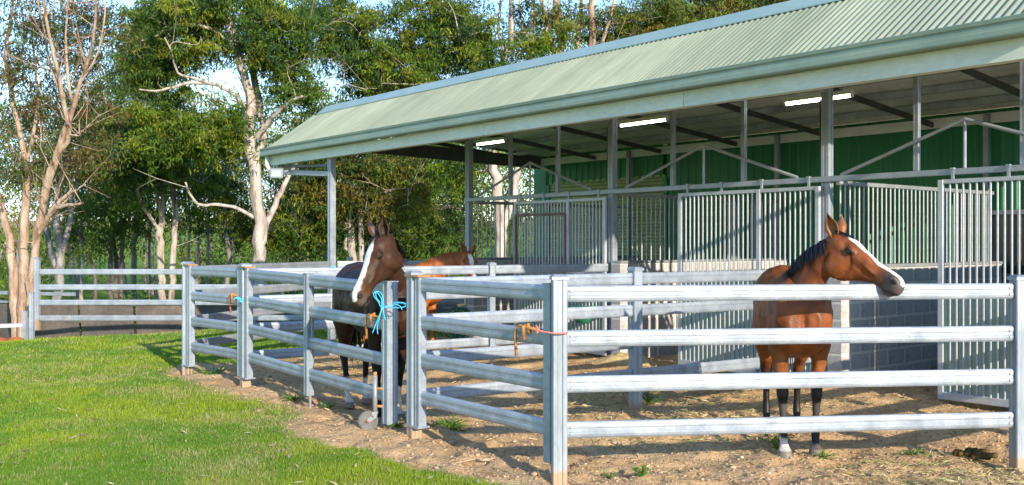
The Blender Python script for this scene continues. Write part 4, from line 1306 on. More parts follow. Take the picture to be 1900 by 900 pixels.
CHEST = dict(coat=(.34, .095, .018), hoof=(.16, .11, .08), muzzle2=(.26, .14, .09), blaze=([-.02, .05, .10, .2, .3, .42, .5, .57], [0, .012, .028, .032, .026, .024, .024, .016]), eye_skin=(.10, .035, .015), ear_out=(.33, .105, .03), ear_in=(.22, .09, .04), points_ear=(.25, .08, .025),
             mane=(.30, .10, .03), mane_light=(.38, .16, .06), tail=(.30, .10, .03), socks=[('fr', .12, (.5, .42, .36))], forelock=30)

def stand(fore, hind, scale):
    """root position and yaw from the middle of the fore feet and of the hind feet"""
    fx, fy = fore; hx, hy = hind
    yaw = math.atan2(fy - hy, fx - hx)
    # fore hooves sit at +.55, hind at -.54
    d = Vector((math.cos(yaw), math.sin(yaw), 0))
    pos = Vector((fx, fy, 0)) - d * .55 * scale
    return pos, yaw

pos, yaw = stand((2.29, 7.72), (2.46, 8.82), 1.0)
make_horse('bright bay horse with white blaze resting its head on the front fence', pos, yaw, 1.0, px(1546, 447, 7.48), (.575, -.62, -.54), (.36, -.36, .85), BAY, neck_side=-1, mane_n=900, mane_len=.22, head_scale=1.05,
           legs={'fr': (.04, .02), 'fl': (-.06, -.02), 'hr': (.0, .0), 'hl': (-.08, -.02)})
pos, yaw = stand((-1.15, 9.28), (-1.60, 10.2), 1.0)
make_horse('dark brown horse with white blaze looking over the wide gate', pos, yaw, 1.0, px(714, 444, 8.92), (-.32, -.46, -.83), (-.64, -.60, .48), DARK, neck_side=1, mane_n=700, mane_len=.2, head_scale=1.12,
           legs={'fr': (.04, .03), 'fl': (-.08, -.04), 'hr': (.16, .02), 'hl': (-.02, -.04)}, tail_swing=.35)
pos, yaw = stand((-1.24, 15.1), (-2.25, 15.45), .94)
make_horse('chestnut horse with white blaze standing behind the partition fence', pos, yaw, .94, px(867, 474, 14.85), (.22, -.78, -.62), (.25, -.55, .80), CHEST, neck_side=-1, mane_n=500, mane_len=.16)

# ------------------------------------------------------------------ trees
tree_seed = [11]
def leaf_arrays(pts, L, W, rg, droop=.75):
    n = len(pts)
    az = rg.uniform(0, 2 * np.pi, n); el = rg.normal(-droop, .4, n)
    d = np.stack([np.cos(az) * np.cos(el), np.sin(az) * np.cos(el), np.sin(el)], 1)
    q = rg.normal(size=(n, 3)); w = np.cross(d, q); w /= np.linalg.norm(w, axis=1)[:, None] + 1e-9
    ln = L * rg.uniform(.6, 1.35, n)[:, None]; wd = W * rg.uniform(.7, 1.3, n)[:, None]
    v = np.empty((n, 4, 3)); v[:, 0] = pts; v[:, 1] = pts + d * ln * .42 + w * wd * .5; v[:, 2] = pts + d * ln; v[:, 3] = pts + d * ln * .42 - w * wd * .5
    return v.reshape(-1, 3), np.arange(4 * n).reshape(n, 4)

def leaf_colours(n, clump_id, rg, pal):
    """each spray of leaves has its own green, young tips yellower"""
    ncl = clump_id.max() + 1
    a = np.array(pal)
    k = rg.integers(0, len(a), ncl)
    cc = a[k] * rg.uniform(.75, 1.25, (ncl, 1))
    c = cc[clump_id] * rg.uniform(.65, 1.4, (n, 1))
    return c
PAL_A = [(.088, .155, .018), (.138, .200, .020), (.068, .125, .024), (.190, .215, .024), (.045, .088, .026)]
PAL_OLIVE = [(.130, .158, .026), (.092, .135, .026), (.185, .192, .028), (.18, .15, .036), (.055, .098, .028)]
PAL_DARK = [(.075, .132, .024), (.110, .165, .024), (.125, .168, .028), (.05, .088, .028)]
PAL_SPARSE = [(.110, .130, .035), (.085, .120, .040), (.15, .13, .04), (.17, .095, .035), (.10, .135, .05)]

def gum_tree(name, label, D, stems, crowns, bark, pal, leaf=(.17, .040), per=95, group=None, clump_r=.42, twig=.016, spread=1.6, shoots=25):
    """stems: pixel paths [(u, v, half width in px)...] at depth D; crowns: [(u, v, ru, rv, clumps)] leafy masses in the same pixels"""
    tree_seed[0] += 1
    rg = np.random.default_rng(tree_seed[0])
    b0 = px(stems[0][0][0], stems[0][0][1], D)
    gz0 = float(base_z(np.array([b0.x]), np.array([b0.y]))[0])
    root = thing(name, label, 'tree', (b0.x, b0.y, gz0), 0, group)
    O = np.array([b0.x, b0.y, gz0])
    mb = MB(); skel = []
    depth0 = {}
    for si, st in enumerate(stems):
        pts, rad = [], []
        dd = depth0.get(si, 0.0)
        if si:   # start where the parent stem passes nearest in the picture
            best = min(skel, key=lambda q: (q[1] - st[0][0]) ** 2 + (q[2] - st[0][1]) ** 2)
            dd = best[3]
        drift = rg.uniform(-.35, .35) if si else 0
        for k, (u, v, r) in enumerate(st):
            p = px(u, v, D + dd + drift * k)
            pts.append(np.array(p) - O); rad.append(r / F * D * .86)
        if si == 0 or st[0][1] > 540:
            g = pts[0].copy(); g[2] = -.3
            pts.insert(0, g); rad.insert(0, rad[0] * 1.35)
        P = catmull(np.column_stack([np.array(pts), rad]), 4)
        P[:, :3] += rg.normal(size=(len(P), 3)) * P[:, 3:4] * .22
        mb.tube([Vector(p) for p in P[:, :3]], list(np.maximum(P[:, 3], .006)), 8)
        m_ = len(P)
        for k in range(m_):
            w = P[k, :3] + O
            skel.append((w, CU + w[0] / w[1] * F, CV - (w[2] - CAM_H) / w[1] * F, w[1] - D, P[k, 3]))
    # limbs reaching into each leafy mass, then leafy sprays on twigs
    for (u, v, ru, rv, nclump) in crowns:
        for q in range(max(2, nclump // 7)):
            a_, r_ = rg.uniform(0, 6.28), rg.uniform(.3, .95)
            e = np.array(px(u + ru * r_ * math.cos(a_), v + rv * r_ * math.sin(a_), D + rg.normal() * .8))
            SKt = np.array([s_[0] for s_ in skel])
            dist = np.linalg.norm(SKt - e, axis=1) + np.clip(SKt[:, 2] - e[2], 0, None) * 1.0
            k = int(dist.argmin()); a = SKt[k]
            if np.linalg.norm(e - a) < .5: continue
            L = np.linalg.norm(e - a)
            m1 = a * .66 + e * .34 + rg.normal(size=3) * .09 * L + np.array([0, 0, -.06 * L]); m2 = a * .33 + e * .67 + rg.normal(size=3) * .09 * L
            r0 = min(.016 + .011 * L, max(skel[k][4] * .75, .012))
            P = catmull(np.column_stack([np.array([a - O, m1 - O, m2 - O, e - O]), [r0, r0 * .75, r0 * .5, .006]]), 4)
            mb.tube([Vector(p) for p in P[:, :3]], list(P[:, 3]), 6, cap=False)
            for p in P[3:]:
                w = p[:3] + O; skel.append((w, 0, 0, w[1] - D, p[3]))
    SK = np.array([s_[0] for s_ in skel]); SR = np.array([s_[4] for s_ in skel])
    centres = []
    for (u, v, ru, rv, nclump) in crowns:
        c = np.array(px(u, v, D)); ex = np.array([ru / F * D, min(spread, ru / F * D), rv / F * D])
        q = rg.normal(size=(nclump, 3)); q /= np.linalg.norm(q, axis=1)[:, None]; q *= rg.uniform(.15, 1, (nclump, 1)) ** .5
        centres.append(c + q * ex)
    centres = np.concatenate(centres)
    tw = MB()
    pts_all, ids = [], []
    for i, c in enumerate(centres):
        dist = np.linalg.norm(SK - c, axis=1) + np.clip(SK[:, 2] - c[2], 0, None) * 1.2
        k = int(dist.argmin()); a = SK[k]
        if twig:
            midp = a * .45 + c * .55 + np.array([rg.normal() * .15, rg.normal() * .15, -.12 * np.linalg.norm(c - a)])
            L = np.linalg.norm(c - a)
            r0 = min(twig * (.45 + .3 * L), max(SR[k] * .8, .006))
            tw.tube([Vector(a - O), Vector((a * .75 + midp * .25) - O) + Vector(rg.normal(size=3) * .05), Vector(midp - O), Vector((midp * .4 + c * .6) - O) + Vector(rg.normal(size=3) * .06), Vector(c - O)], [r0, r0 * .8, r0 * .6, r0 * .4, .004], 5, cap=False)
        npl = int(per * 1.65 * rg.uniform(.4, 1.6))
        g = rg.normal(size=(npl, 3)) * np.array([1, 1, .62]) * clump_r * rg.uniform(.6, 1.25)
        # sprays: gather the leaves along a few drooping shoots
        nsh = 9
        sh = rg.normal(size=(nsh, 3)) * np.array([1, 1, .6]) * clump_r * 1.05
        pick = rg.integers(0, nsh, npl); along = rg.uniform(.15, 1.1, npl)[:, None]
        pts = c + sh[pick] * along + g * .17 - np.array([0, 0, 1]) * (.45 * clump_r * along ** 2)
        pts_all.append(pts); ids.append(np.full(npl, i))
    pts_all = np.concatenate(pts_all); ids = np.concatenate(ids)
    # bare upright shoots and dead twigs
    for q in range(shoots):
        k = int(rg.integers(len(SK) // 5, len(SK))); a = SK[k] - O
        L = rg.uniform(.5, 1.9); d = unit(rg.normal(size=3) * np.array([.55, .55, .35]) + np.array([0, 0, .75]))
        r0 = min(.013, SR[k] * .6 + .003)
        p1 = a + d * L * .5 + rg.normal(size=3) * .06; p2 = a + d * L + rg.normal(size=3) * .15
        tw.tube([Vector(a), Vector(p1), Vector(p2)], [r0, r0 * .7, .003], 5, cap=False)
        p3 = p1 + unit(d + rg.normal(size=3) * .6) * L * .4
        tw.tube([Vector(p1), Vector(p3)], [r0 * .6, .003], 4, cap=False)
    mb.obj('trunk', bark, root, True)
    if twig and tw.v:
        br_ = tw.obj('branches', bark, root, True); br_['kind'] = 'stuff'
    v, fcs = leaf_arrays(pts_all - O, leaf[0] * .86, leaf[1] * .86, rg)
    cc = leaf_colours(len(pts_all), ids, rg, pal)
    me = np_mesh('crown', v, fcs, M['leaf'], {'tint': ('FACE', cc)})
    link('crown', me, root)
    return root

GRP = 'gum trees behind the yards'
gum_tree('gum_tree', 'tall gum with thick pale trunk just left of the roof corner', 27, [
    [(482, 575, 17), (481, 500, 14), (481, 430, 13), (475, 360, 13), (466, 290, 13), (462, 230, 12), (466, 195, 11), (452, 140, 9), (436, 80, 9), (420, 30, 8), (408, -20, 7), (398, -80, 5)],
    [(470, 300, 9), (490, 250, 7), (478, 180, 8), (472, 120, 8), (474, 70, 7), (468, 20, 5), (462, -40, 4)],
    [(470, 260, 6), (500, 225, 5), (530, 195, 4), (562, 178, 2.5)],
    [(484, 455, 8), (500, 405, 7), (520, 360, 6), (536, 326, 5), (556, 296, 3.5), (580, 275, 2)],
    [(472, 405, 4.5), (440, 386, 4), (400, 380, 3.4), (368, 378, 3), (352, 360, 2.6), (344, 338, 2)],
    [(455, 200, 6), (430, 172, 4.5), (395, 156, 4), (345, 155, 3.5), (300, 168, 2.5), (258, 166, 1.5)],
    [(398, 158, 3), (360, 145, 3), (330, 135, 2.5), (318, 95, 2), (305, 70, 1.5)],
    [(440, 90, 6), (405, 62, 4), (370, 47, 4), (325, 48, 3), (290, 66, 2.2), (262, 76, 1.5)],
    [(425, 40, 5), (395, 15, 4), (380, -20, 3)], [(474, 90, 4), (500, 60, 3), (530, 50, 2.4), (560, 30, 2)]],
    [(330, 60, 105, 62, 60), (280, 130, 70, 45, 24), (360, 215, 110, 60, 40), (520, 75, 80, 75, 58), (555, 150, 45, 60, 22), (330, 20, 80, 40, 26), (450, 10, 90, 40, 30), (390, 250, 70, 45, 22), (300, 240, 60, 70, 24), (560, 235, 40, 40, 10)],
    M['bark_pale'], PAL_A, per=150, group=GRP)
gum_tree('gum_tree', 'many-stemmed salmon-barked gum at the far left edge', 24, [
    [(40, 590, 11), (42, 520, 11), (44, 440, 10), (48, 350, 8), (40, 260, 6), (20, 170, 5), (12, 90, 4), (22, 20, 3), (26, -40, 2)],
    [(28, 590, 10), (24, 500, 10), (12, 420, 8), (-8, 350, 7), (-30, 280, 6)],
    [(54, 590, 9), (62, 500, 9), (76, 400, 8), (88, 330, 7), (112, 265, 6.5), (136, 200, 5.5), (150, 150, 4), (170, 90, 3), (178, 20, 2.5), (180, -40, 2)],
    [(80, 380, 6), (104, 300, 6), (128, 250, 5), (118, 190, 4.5), (104, 120, 4), (88, 50, 3), (78, -20, 2.5)],
    [(74, 430, 5), (96, 395, 5), (120, 382, 4), (152, 378, 2.5)], [(60, 460, 5), (84, 410, 5), (112, 372, 4.5), (140, 352, 2.5)],
    [(136, 195, 3), (125, 140, 3), (122, 70, 2.4), (126, 0, 2), (130, -40, 1.5)], [(120, 180, 3), (96, 130, 2.6), (82, 60, 2.2), (70, 0, 2)], [(20, 180, 3), (34, 120, 2.6), (50, 60, 2.2), (60, 0, 1.6)],
    [(150, 150, 2.5), (176, 110, 2), (190, 60, 1.8), (196, 0, 1.5)], [(12, 420, 5), (-6, 380, 4), (-20, 360, 3)], [(44, 330, 4), (62, 250, 4), (70, 180, 3), (64, 110, 2.4), (58, 60, 1.6)]],
    [(60, 120, 80, 110, 34), (160, 130, 50, 110, 26), (30, 260, 60, 80, 22), (110, 40, 90, 60, 22), (150, 260, 50, 60, 16), (190, 60, 40, 70, 14)],
    M['bark_salmon'], PAL_SPARSE, leaf=(.15, .036), per=85, group=GRP, clump_r=.45, twig=.013, shoots=120)
gum_tree('gum_tree', 'pale grey forked gum behind the long white fence', 29, [
    [(108, 600, 10), (110, 520, 10), (112, 460, 9), (104, 410, 7), (112, 350, 6), (122, 290, 5), (118, 220, 4)],
    [(112, 480, 7), (128, 420, 6), (134, 370, 5), (150, 320, 4), (168, 270, 3)], [(104, 500, 6), (90, 440, 6), (84, 400, 5), (92, 350, 4), (96, 300, 3)]],
    [(130, 300, 80, 60, 26), (100, 220, 70, 60, 20), (190, 250, 50, 60, 18)], M['bark_grey'], PAL_OLIVE, per=110, group=GRP)
gum_tree('gum_tree', 'pair of slender pale gums standing behind the far gate posts', 31, [
    [(302, 590, 8), (300, 520, 8), (296, 450, 8), (300, 400, 7), (304, 340, 6), (298, 280, 5), (310, 220, 4)],
    [(318, 590, 7), (318, 520, 7), (322, 460, 6.5), (325, 400, 6), (320, 330, 5), (334, 270, 4)], [(296, 430, 4), (278, 400, 4), (262, 378, 4), (256, 350, 3), (268, 340, 2)], [(304, 410, 4), (290, 360, 4), (280, 310, 3), (290, 250, 2)]],
    [(300, 330, 90, 60, 28), (260, 280, 70, 60, 24), (350, 300, 60, 60, 18), (290, 240, 80, 40, 18)], M['bark_pale'], PAL_A, per=140, group=GRP, leaf=(.18, .042))
gum_tree('gum_tree', 'dark-stemmed gum clump seen through the left rail fence', 35, [
    [(206, 575, 5), (205, 500, 5), (208, 430, 4.5), (204, 370, 4), (196, 310, 3)], [(216, 575, 5), (215, 500, 5), (212, 420, 4), (222, 360, 3.5), (232, 300, 3)], [(226, 575, 4), (224, 500, 4.5), (228, 430, 4), (220, 380, 3)], [(178, 570, 5), (172, 500, 4), (150, 440, 3), (140, 420, 2)],
    [(206, 470, 2.5), (190, 450, 2), (180, 452, 1.5)]],
    [(190, 350, 90, 70, 30), (240, 380, 70, 60, 20), (170, 420, 50, 40, 8), (210, 290, 60, 50, 16)], M['bark_dark'], PAL_DARK, per=130, leaf=(.20, .048), group=GRP, clump_r=.6)
gum_tree('gum_tree', 'gum with reddish crooked branches behind the dark horse', 33, [
    [(655, 580, 9), (655, 500, 9), (652, 440, 8), (646, 390, 7), (638, 340, 5), (644, 290, 4), (640, 230, 3)], [(672, 580, 6), (670, 500, 6), (670, 440, 6), (668, 380, 5), (676, 320, 4)], [(652, 470, 4), (640, 455, 4), (650, 430, 3.6), (664, 415, 3)], [(648, 420, 3), (622, 395, 3), (612, 360, 2)]],
    [(640, 330, 80, 70, 44), (720, 360, 80, 70, 44), (690, 300, 90, 40, 34), (600, 350, 60, 80, 30), (760, 310, 80, 60, 40)], M['bark_pale'], PAL_OLIVE, per=120, leaf=(.19, .046), group=GRP, clump_r=.5)
gum_tree('gum_tree', 'dark spreading tree with drooping black branches left of the stalls', 38, [
    [(790, 560, 6), (775, 480, 6), (765, 430, 5), (735, 425, 4), (700, 440, 3)], [(765, 430, 4), (800, 415, 4), (840, 420, 3), (880, 440, 2)], [(765, 430, 4), (790, 395, 3), (830, 385, 3), (870, 390, 2)], [(736, 426, 3), (700, 415, 2), (670, 430, 1.5)], [(770, 440, 3), (740, 400, 3), (720, 370, 2)]],
    [(720, 440, 60, 50, 36), (790, 430, 80, 40, 30), (820, 370, 70, 50, 36), (700, 390, 60, 40, 26)], M['bark_dark'], PAL_DARK, per=120, leaf=(.21, .05), group=GRP, clump_r=.55)
gum_tree('gum_tree', 'gum with thick brown trunks beside the end of the back wall', 29, [
    [(930, 560, 14), (930, 480, 13), (928, 400, 12), (920, 330, 11), (912, 270, 10), (920, 200, 9), (935, 120, 8), (950, 40, 6), (945, -30, 5)], [(930, 430, 9), (950, 370, 9), (962, 310, 8), (968, 240, 7), (975, 150, 7), (985, 70, 6), (990, -10, 4)], [(975, 170, 5), (1000, 120, 4), (1015, 60, 4), (1020, -10, 3)], [(918, 210, 5), (890, 150, 4), (870, 100, 3), (850, 60, 2)], [(940, 110, 4), (925, 60, 3.5), (930, 0, 3)], [(985, 80, 3), (965, 40, 3), (968, -10, 2)]],
    [(760, 120, 90, 60, 60), (840, 60, 90, 60, 50), (690, 110, 70, 80, 56), (640, 60, 70, 70, 44), (800, 20, 100, 40, 34), (900, 110, 70, 50, 26), (840, 300, 60, 40, 20), (1010, 50, 60, 50, 16)], M['bark_pale'], PAL_A, per=150, group=GRP)
gum_tree('gum_tree', 'cluster of salmon trunks rising above the middle of the roof ridge', 31, [
    [(1050, 560, 13), (1048, 300, 11), (1046, 180, 10), (1042, 100, 9), (1034, 30, 8), (1028, -40, 6)], [(1060, 300, 8), (1064, 180, 6), (1070, 90, 5), (1078, 10, 4), (1080, -40, 3)], [(1100, 560, 12), (1098, 300, 10), (1096, 160, 9), (1100, 80, 8), (1096, 0, 6), (1090, -40, 5)], [(1040, 130, 5), (1018, 60, 4), (1004, 0, 4), (998, -40, 3)], [(1098, 130, 5), (1124, 60, 4), (1140, 0, 3)]],
    [(1150, 60, 90, 50, 40), (1060, 30, 90, 40, 14), (1200, 20, 70, 40, 30), (980, 70, 40, 50, 12)], M['bark_salmon'], PAL_OLIVE, per=120, group=GRP)
gum_tree('gum_tree', 'leafy gum showing above the roof right of centre', 33, [
    [(1260, 560, 10), (1262, 300, 9), (1255, 150, 8), (1250, 60, 6), (1240, -30, 5)], [(1255, 160, 6), (1290, 70, 5), (1320, 0, 4)], [(1300, 560, 8), (1310, 200, 6), (1330, 80, 4), (1340, 0, 3)]],
    [(1240, 70, 80, 50, 54), (1330, 40, 80, 50, 50), (1420, 20, 80, 40, 40), (1290, 0, 90, 40, 30)], M['bark_dark'], PAL_OLIVE, per=130, group=GRP, leaf=(.19, .046))
gum_tree('gum_tree', 'gum crown peeping over the ridge at the far right of the trees', 36, [
    [(1460, 560, 10), (1462, 200, 7), (1455, 60, 5), (1450, -30, 4)], [(1460, 150, 5), (1500, 40, 4), (1530, -20, 3)]],
    [(1450, 0, 80, 40, 36), (1530, -25, 70, 40, 26)], M['bark_pale'], PAL_DARK, per=120, group=GRP, leaf=(.20, .048))
gum_tree('gum_tree', 'shadowy mid-green gum filling the gap left of the roof corner', 34, [
    [(570, 570, 7), (568, 480, 7), (562, 400, 6), (556, 330, 5), (570, 270, 4)], [(562, 420, 4), (540, 380, 3), (530, 340, 2)], [(566, 400, 4), (590, 350, 3), (600, 310, 2)], [(420, 570, 6), (424, 480, 5), (416, 400, 4), (424, 330, 3)]],
    [(560, 380, 60, 70, 36), (540, 450, 60, 40, 20), (420, 400, 60, 70, 26), (410, 330, 60, 50, 18), (600, 430, 40, 50, 16)], M['bark_grey'], PAL_A, per=130, group=GRP, leaf=(.19, .046), clump_r=.5)
gum_tree('gum_tree', 'tall thin gum filling the sky behind the main pale trunk', 40, [
    [(250, 575, 6), (248, 480, 6), (256, 380, 5), (250, 280, 5), (258, 180, 4), (250, 80, 3), (254, 0, 2)], [(254, 300, 3), (230, 230, 3), (222, 160, 2)], [(256, 220, 3), (280, 160, 2), (290, 100, 2)]],
    [(240, 200, 60, 90, 40), (250, 90, 60, 70, 30), (210, 170, 40, 80, 14), (600, 20, 70, 40, 20)], M['bark_grey'], PAL_DARK, per=120, leaf=(.22, .052), group=GRP, clump_r=.6)

# slender pale gums standing through the thicket
slim = [(150, 37), (232, 42), (275, 38), (352, 40), (385, 37), (440, 41), (515, 38), (545, 43), (590, 39), (622, 42), (700, 41), (745, 44), (835, 43)]
slim_lab = ['slender stem between the salmon-barked gum and the grey forked gum', 'thin stem right of the dark-stemmed clump', 'thin gum stem just left of the slender pale pair', 'slim gum right of the slender pale pair', 'slim gum midway between the pale pair and the main trunk',
            'thin gum close on the left of the main pale trunk', 'slim gum just right of the main pale trunk', 'thin gum below the floodlight bracket', 'slim gum close beside the verandah post', 'thin gum between the verandah post and the reddish branches',
            'slim gum above the back of the dark horse', 'slim gum above the back of the chestnut horse', 'thin gum just left of the far stall post']
rs = np.random.default_rng(31)
for q, (uu, dd_) in enumerate(slim):
    st_, x_, v_ = [], uu, 575
    r_ = rs.uniform(2.6, 4.6)
    while v_ > 180:
        st_.append((x_, v_, max(r_, .8))); v_ -= 55; x_ += rs.normal() * 5; r_ *= .86
    st2 = [(st_[3][0], st_[3][1], st_[3][2] * .7)]
    for k in range(3):
        st2.append((st2[-1][0] + rs.choice([-1, 1]) * rs.uniform(8, 20), st2[-1][1] - rs.uniform(25, 45), max(st2[-1][2] * .75, .7)))
    gum_tree('slender_gum', slim_lab[q], dd_, [st_, st2],
             [(x_ + rs.normal() * 15, 250 + rs.uniform(-40, 60), 45, 55, 14), (uu + rs.normal() * 20, 380 + rs.uniform(-40, 40), 40, 40, 9)], M['bark_grey'] if q % 3 else M['bark_pale'], PAL_OLIVE if q % 2 else PAL_A,
             leaf=(.20, .046), per=85, group='slender gums in the thicket', clump_r=.5, shoots=30)

# understorey shrubs along the far fence
def shrub(label, u, v, D, r, n, pal):
    tree_seed[0] += 1
    rg = np.random.default_rng(tree_seed[0])
    b = px(u, v, D); b.z = float(base_z(np.array([b.x]), np.array([b.y]))[0])
    root = thing('shrub', label, 'shrub', b, 0, 'bushes beyond the fence')
    st = MB(); pts, ids = [], []
    for i in range(n):
        q = rg.normal(size=3); q[2] = abs(q[2]); q = q / np.linalg.norm(q) * rg.uniform(.3, 1) ** .5 * np.array([r * 1.3, r * 1.2, r * 1.3])
        st.tube([(0, 0, -.1), Vector(q * .5 + rg.normal(size=3) * .06), Vector(q)], [.02, .012, .004], 5, cap=False)
        k = int(rg.uniform(60, 120)); pts.append(q + rg.normal(size=(k, 3)) * .24); ids.append(np.full(k, i))
    pts, ids = np.concatenate(pts), np.concatenate(ids)
    v_, f_ = leaf_arrays(pts, .17, .06, rg, .2)
    st.obj('stems', M['bark_dark'], root, True)
    link('foliage', np_mesh('foliage', v_, f_, M['leaf'], {'tint': ('FACE', leaf_colours(len(pts), ids, rg, pal))}), root)
shrub('low olive bush right of the grey forked gum', 160, 560, 31, .9, 26, PAL_OLIVE)
shrub('dark bush between the slender trunks and the fence', 255, 560, 33, 1.0, 28, PAL_DARK)
shrub('rounded bush behind the verandah post', 575, 520, 30, 1.3, 36, PAL_A)
shrub('dark bush in front of the thicket near the dark horse', 700, 510, 30, 1.2, 34, PAL_DARK)
shrub('pale bush below the far stall bars', 830, 510, 34, 1.4, 36, PAL_A)
shrub('green bush left of the salmon-barked gum', 5, 560, 27, 1.2, 30, PAL_OLIVE)

# far-off wood behind everything, one mass of foliage
rg = np.random.default_rng(99)
ncl = 1150
cx = rg.uniform(-45, 30, ncl); cyd = rg.uniform(46, 72, ncl)
hgt = 7.5 + 5.0 * vnoise(cx, cyd * 0 + 3, .16, 5) + 2.0 * vnoise(cx, cyd, .5, 6)
czz = base_z(cx, cyd) + .8 + rg.uniform(0, 1, ncl) ** 1.05 * hgt
keep = ~((np.abs(cx / cyd * F + CU - 245) < 90) & (czz < 2.4) & (rg.random(ncl) < .8))
cx, cyd, czz = cx[keep], cyd[keep], czz[keep]; ncl = len(cx)
per = 135
ids = np.repeat(np.arange(ncl), per)
pts = np.stack([cx, cyd, czz], 1)[ids] + rg.normal(size=(ncl * per, 3)) * np.array([.85, .85, .6])
v_, f_ = leaf_arrays(pts, .30, .08, rg)
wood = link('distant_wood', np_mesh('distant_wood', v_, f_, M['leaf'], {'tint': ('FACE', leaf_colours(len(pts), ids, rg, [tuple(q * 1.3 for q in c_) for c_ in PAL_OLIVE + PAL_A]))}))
tag(wood, 'dense far-off wood of gum trees closing the background', 'wood', kind='stuff')
mb = MB()
for i in range(120):
    x, y = rg.uniform(-42, 28), rg.uniform(44, 72)
    zb = float(base_z(np.array([x]), np.array([y]))[0])
    if abs(x / y * F + CU - 245) < 80 and rg.random() < .6: continue
    h = rg.uniform(4, 9); lx = rg.normal() * .6
    mb.tube([(x, y, zb - .2), (x + lx * .3 + rg.normal() * .1, y, zb + h * .4), (x + lx, y, zb + h)], [rg.uniform(.08, .16), .09, .04], 6, cap=False)
wt_ = mb.obj('distant_trunks', M['bark_grey'], wood, True)
wt_['kind'] = 'stuff'

# ------------------------------------------------------------------ lawn, straw, clods
rg = np.random.default_rng(5)
def scatter(n, x0, x1, y0, y1, power=1.6):
    """more points close to the eye than far away"""
    a = rg.random(n); k = 1 - power
    y = (y0 ** k + a * (y1 ** k - y0 ** k)) ** (1 / k)
    hw = y * .56
    x = rg.uniform(-1, 1, n) * hw
    m = (x > x0) & (x < x1)
    return x[m], y[m]
def blades(name, x, y, h, w, colr, mat, lean=.45):
    n = len(x); z = ground_z(x, y)
    az = rg.uniform(0, 2 * np.pi, n)
    L = h[:, None]
    tip = np.stack([np.cos(az + 1.2) * lean * rg.uniform(.2, 1.6, n), np.sin(az + 1.2) * lean * rg.uniform(.2, 1.6, n), np.ones(n)], 1)
    tip /= np.linalg.norm(tip, axis=1)[:, None]
    b = np.stack([x, y, z - .004], 1); sd = np.stack([np.cos(az), np.sin(az), np.zeros(n)], 1) * w[:, None] * .5
    v = np.empty((n, 3, 3)); v[:, 0] = b - sd; v[:, 1] = b + sd; v[:, 2] = b + tip * L
    return np_mesh(name, v.reshape(-1, 3), np.arange(3 * n).reshape(n, 3), mat, {'tint': ('FACE', colr)})
x, y = scatter(900000, -12, 4, 5.8, 26, 2.0)
lmv = lawn_mask(x, y)
pn = vnoise(x, y, 1.1, 8) * .6 + vnoise(x, y, 3.7, 9) * .4
k = rg.random(len(x)) < smooth(.25, .8, lmv + (pn - .5) * .35)
x, y, pn, lmv = x[k], y[k], pn[k], lmv[k]
sc = np.clip(y / 8, .8, 2.6)
tone = rg.random(len(x))
dry = smooth(.49, .73, pn + rg.normal(size=len(x)) * .10) * .75
gw = (vnoise(x, y, .8, 31) * .5 + vnoise(x, y, 2.6, 32) * .5)
gcol = np.stack([.112 + .15 * smooth(.25, .75, gw) + .05 * tone, .235 + .10 * smooth(.25, .75, gw) + .06 * tone, (.016 + .014 * tone)], 1) * (.75 + .5 * rg.random((len(x), 1)))
scol = np.array([.46, .40, .17]) * (.7 + .5 * rg.random((len(x), 1)))
isdry = (rg.random(len(x)) < .05 + .75 * dry)[:, None]
lc = np.where(isdry, scol, gcol)
hh = rg.uniform(.013, .040, len(x)) * (.75 + .6 * gw) * np.sqrt(sc) * (1 + .5 * smooth(.7, .45, lmv) * (rg.random(len(x)) < .35))
lawn = link('lawn_grass', blades('lawn_grass', x, y, hh, rg.uniform(.004, .008, len(x)) * sc, lc, M['blade'], .7))
tag(lawn, 'short sunlit green lawn with straw-coloured patches', 'grass', kind='stuff')
print('blades', len(x))
# straw and hay lying on the trodden earth
x, y = scatter(150000, -5, 6, 6.2, 16, 1.7)
lmv = lawn_mask(x, y)
hay = smooth(.46, .68, vnoise(x, y, .55, 21) + .25 * np.exp(-((y - 10.0) / 1.3) ** 2) * (x > 0)) 
k = (rg.random(len(x)) < (.04 + .42 * hay * smooth(.4, 1.6, .78 * x + .626 * y - 4.6 + .0 * y)) * (1 - lmv)) 
x, y, hay = x[k], y[k], hay[k]
n = len(x); z = ground_z(x, y) + rg.uniform(.002, .014, n) + .012 * hay
az = rg.uniform(0, 2 * np.pi, n); L = rg.uniform(.010, .04, n); w = rg.uniform(.0018, .0034, n) * np.clip(y / 8, .9, 2)
d = np.stack([np.cos(az), np.sin(az), rg.normal(size=n) * .18], 1) * L[:, None]
sd = np.stack([-np.sin(az), np.cos(az), rg.normal(size=n) * .5], 1) * w[:, None]
c = np.stack([x, y, z], 1)
v = np.empty((n, 4, 3)); v[:, 0] = c - d - sd; v[:, 1] = c + d - sd; v[:, 2] = c + d + sd; v[:, 3] = c - d + sd
hc_ = np.where((rg.random(n) < .35 * hay)[:, None], np.array([.40, .40, .13]), np.array([.58, .42, .20])) * rg.uniform(.6, 1.2, (n, 1))
st = link('scattered_hay', np_mesh('scattered_hay', v.reshape(-1, 3), np.arange(4 * n).reshape(n, 4), M['straw'], {'tint': ('FACE', hc_)}))
tag(st, 'loose straw and hay scattered over the trodden yard earth', 'hay', kind='stuff')
print('straw', n)
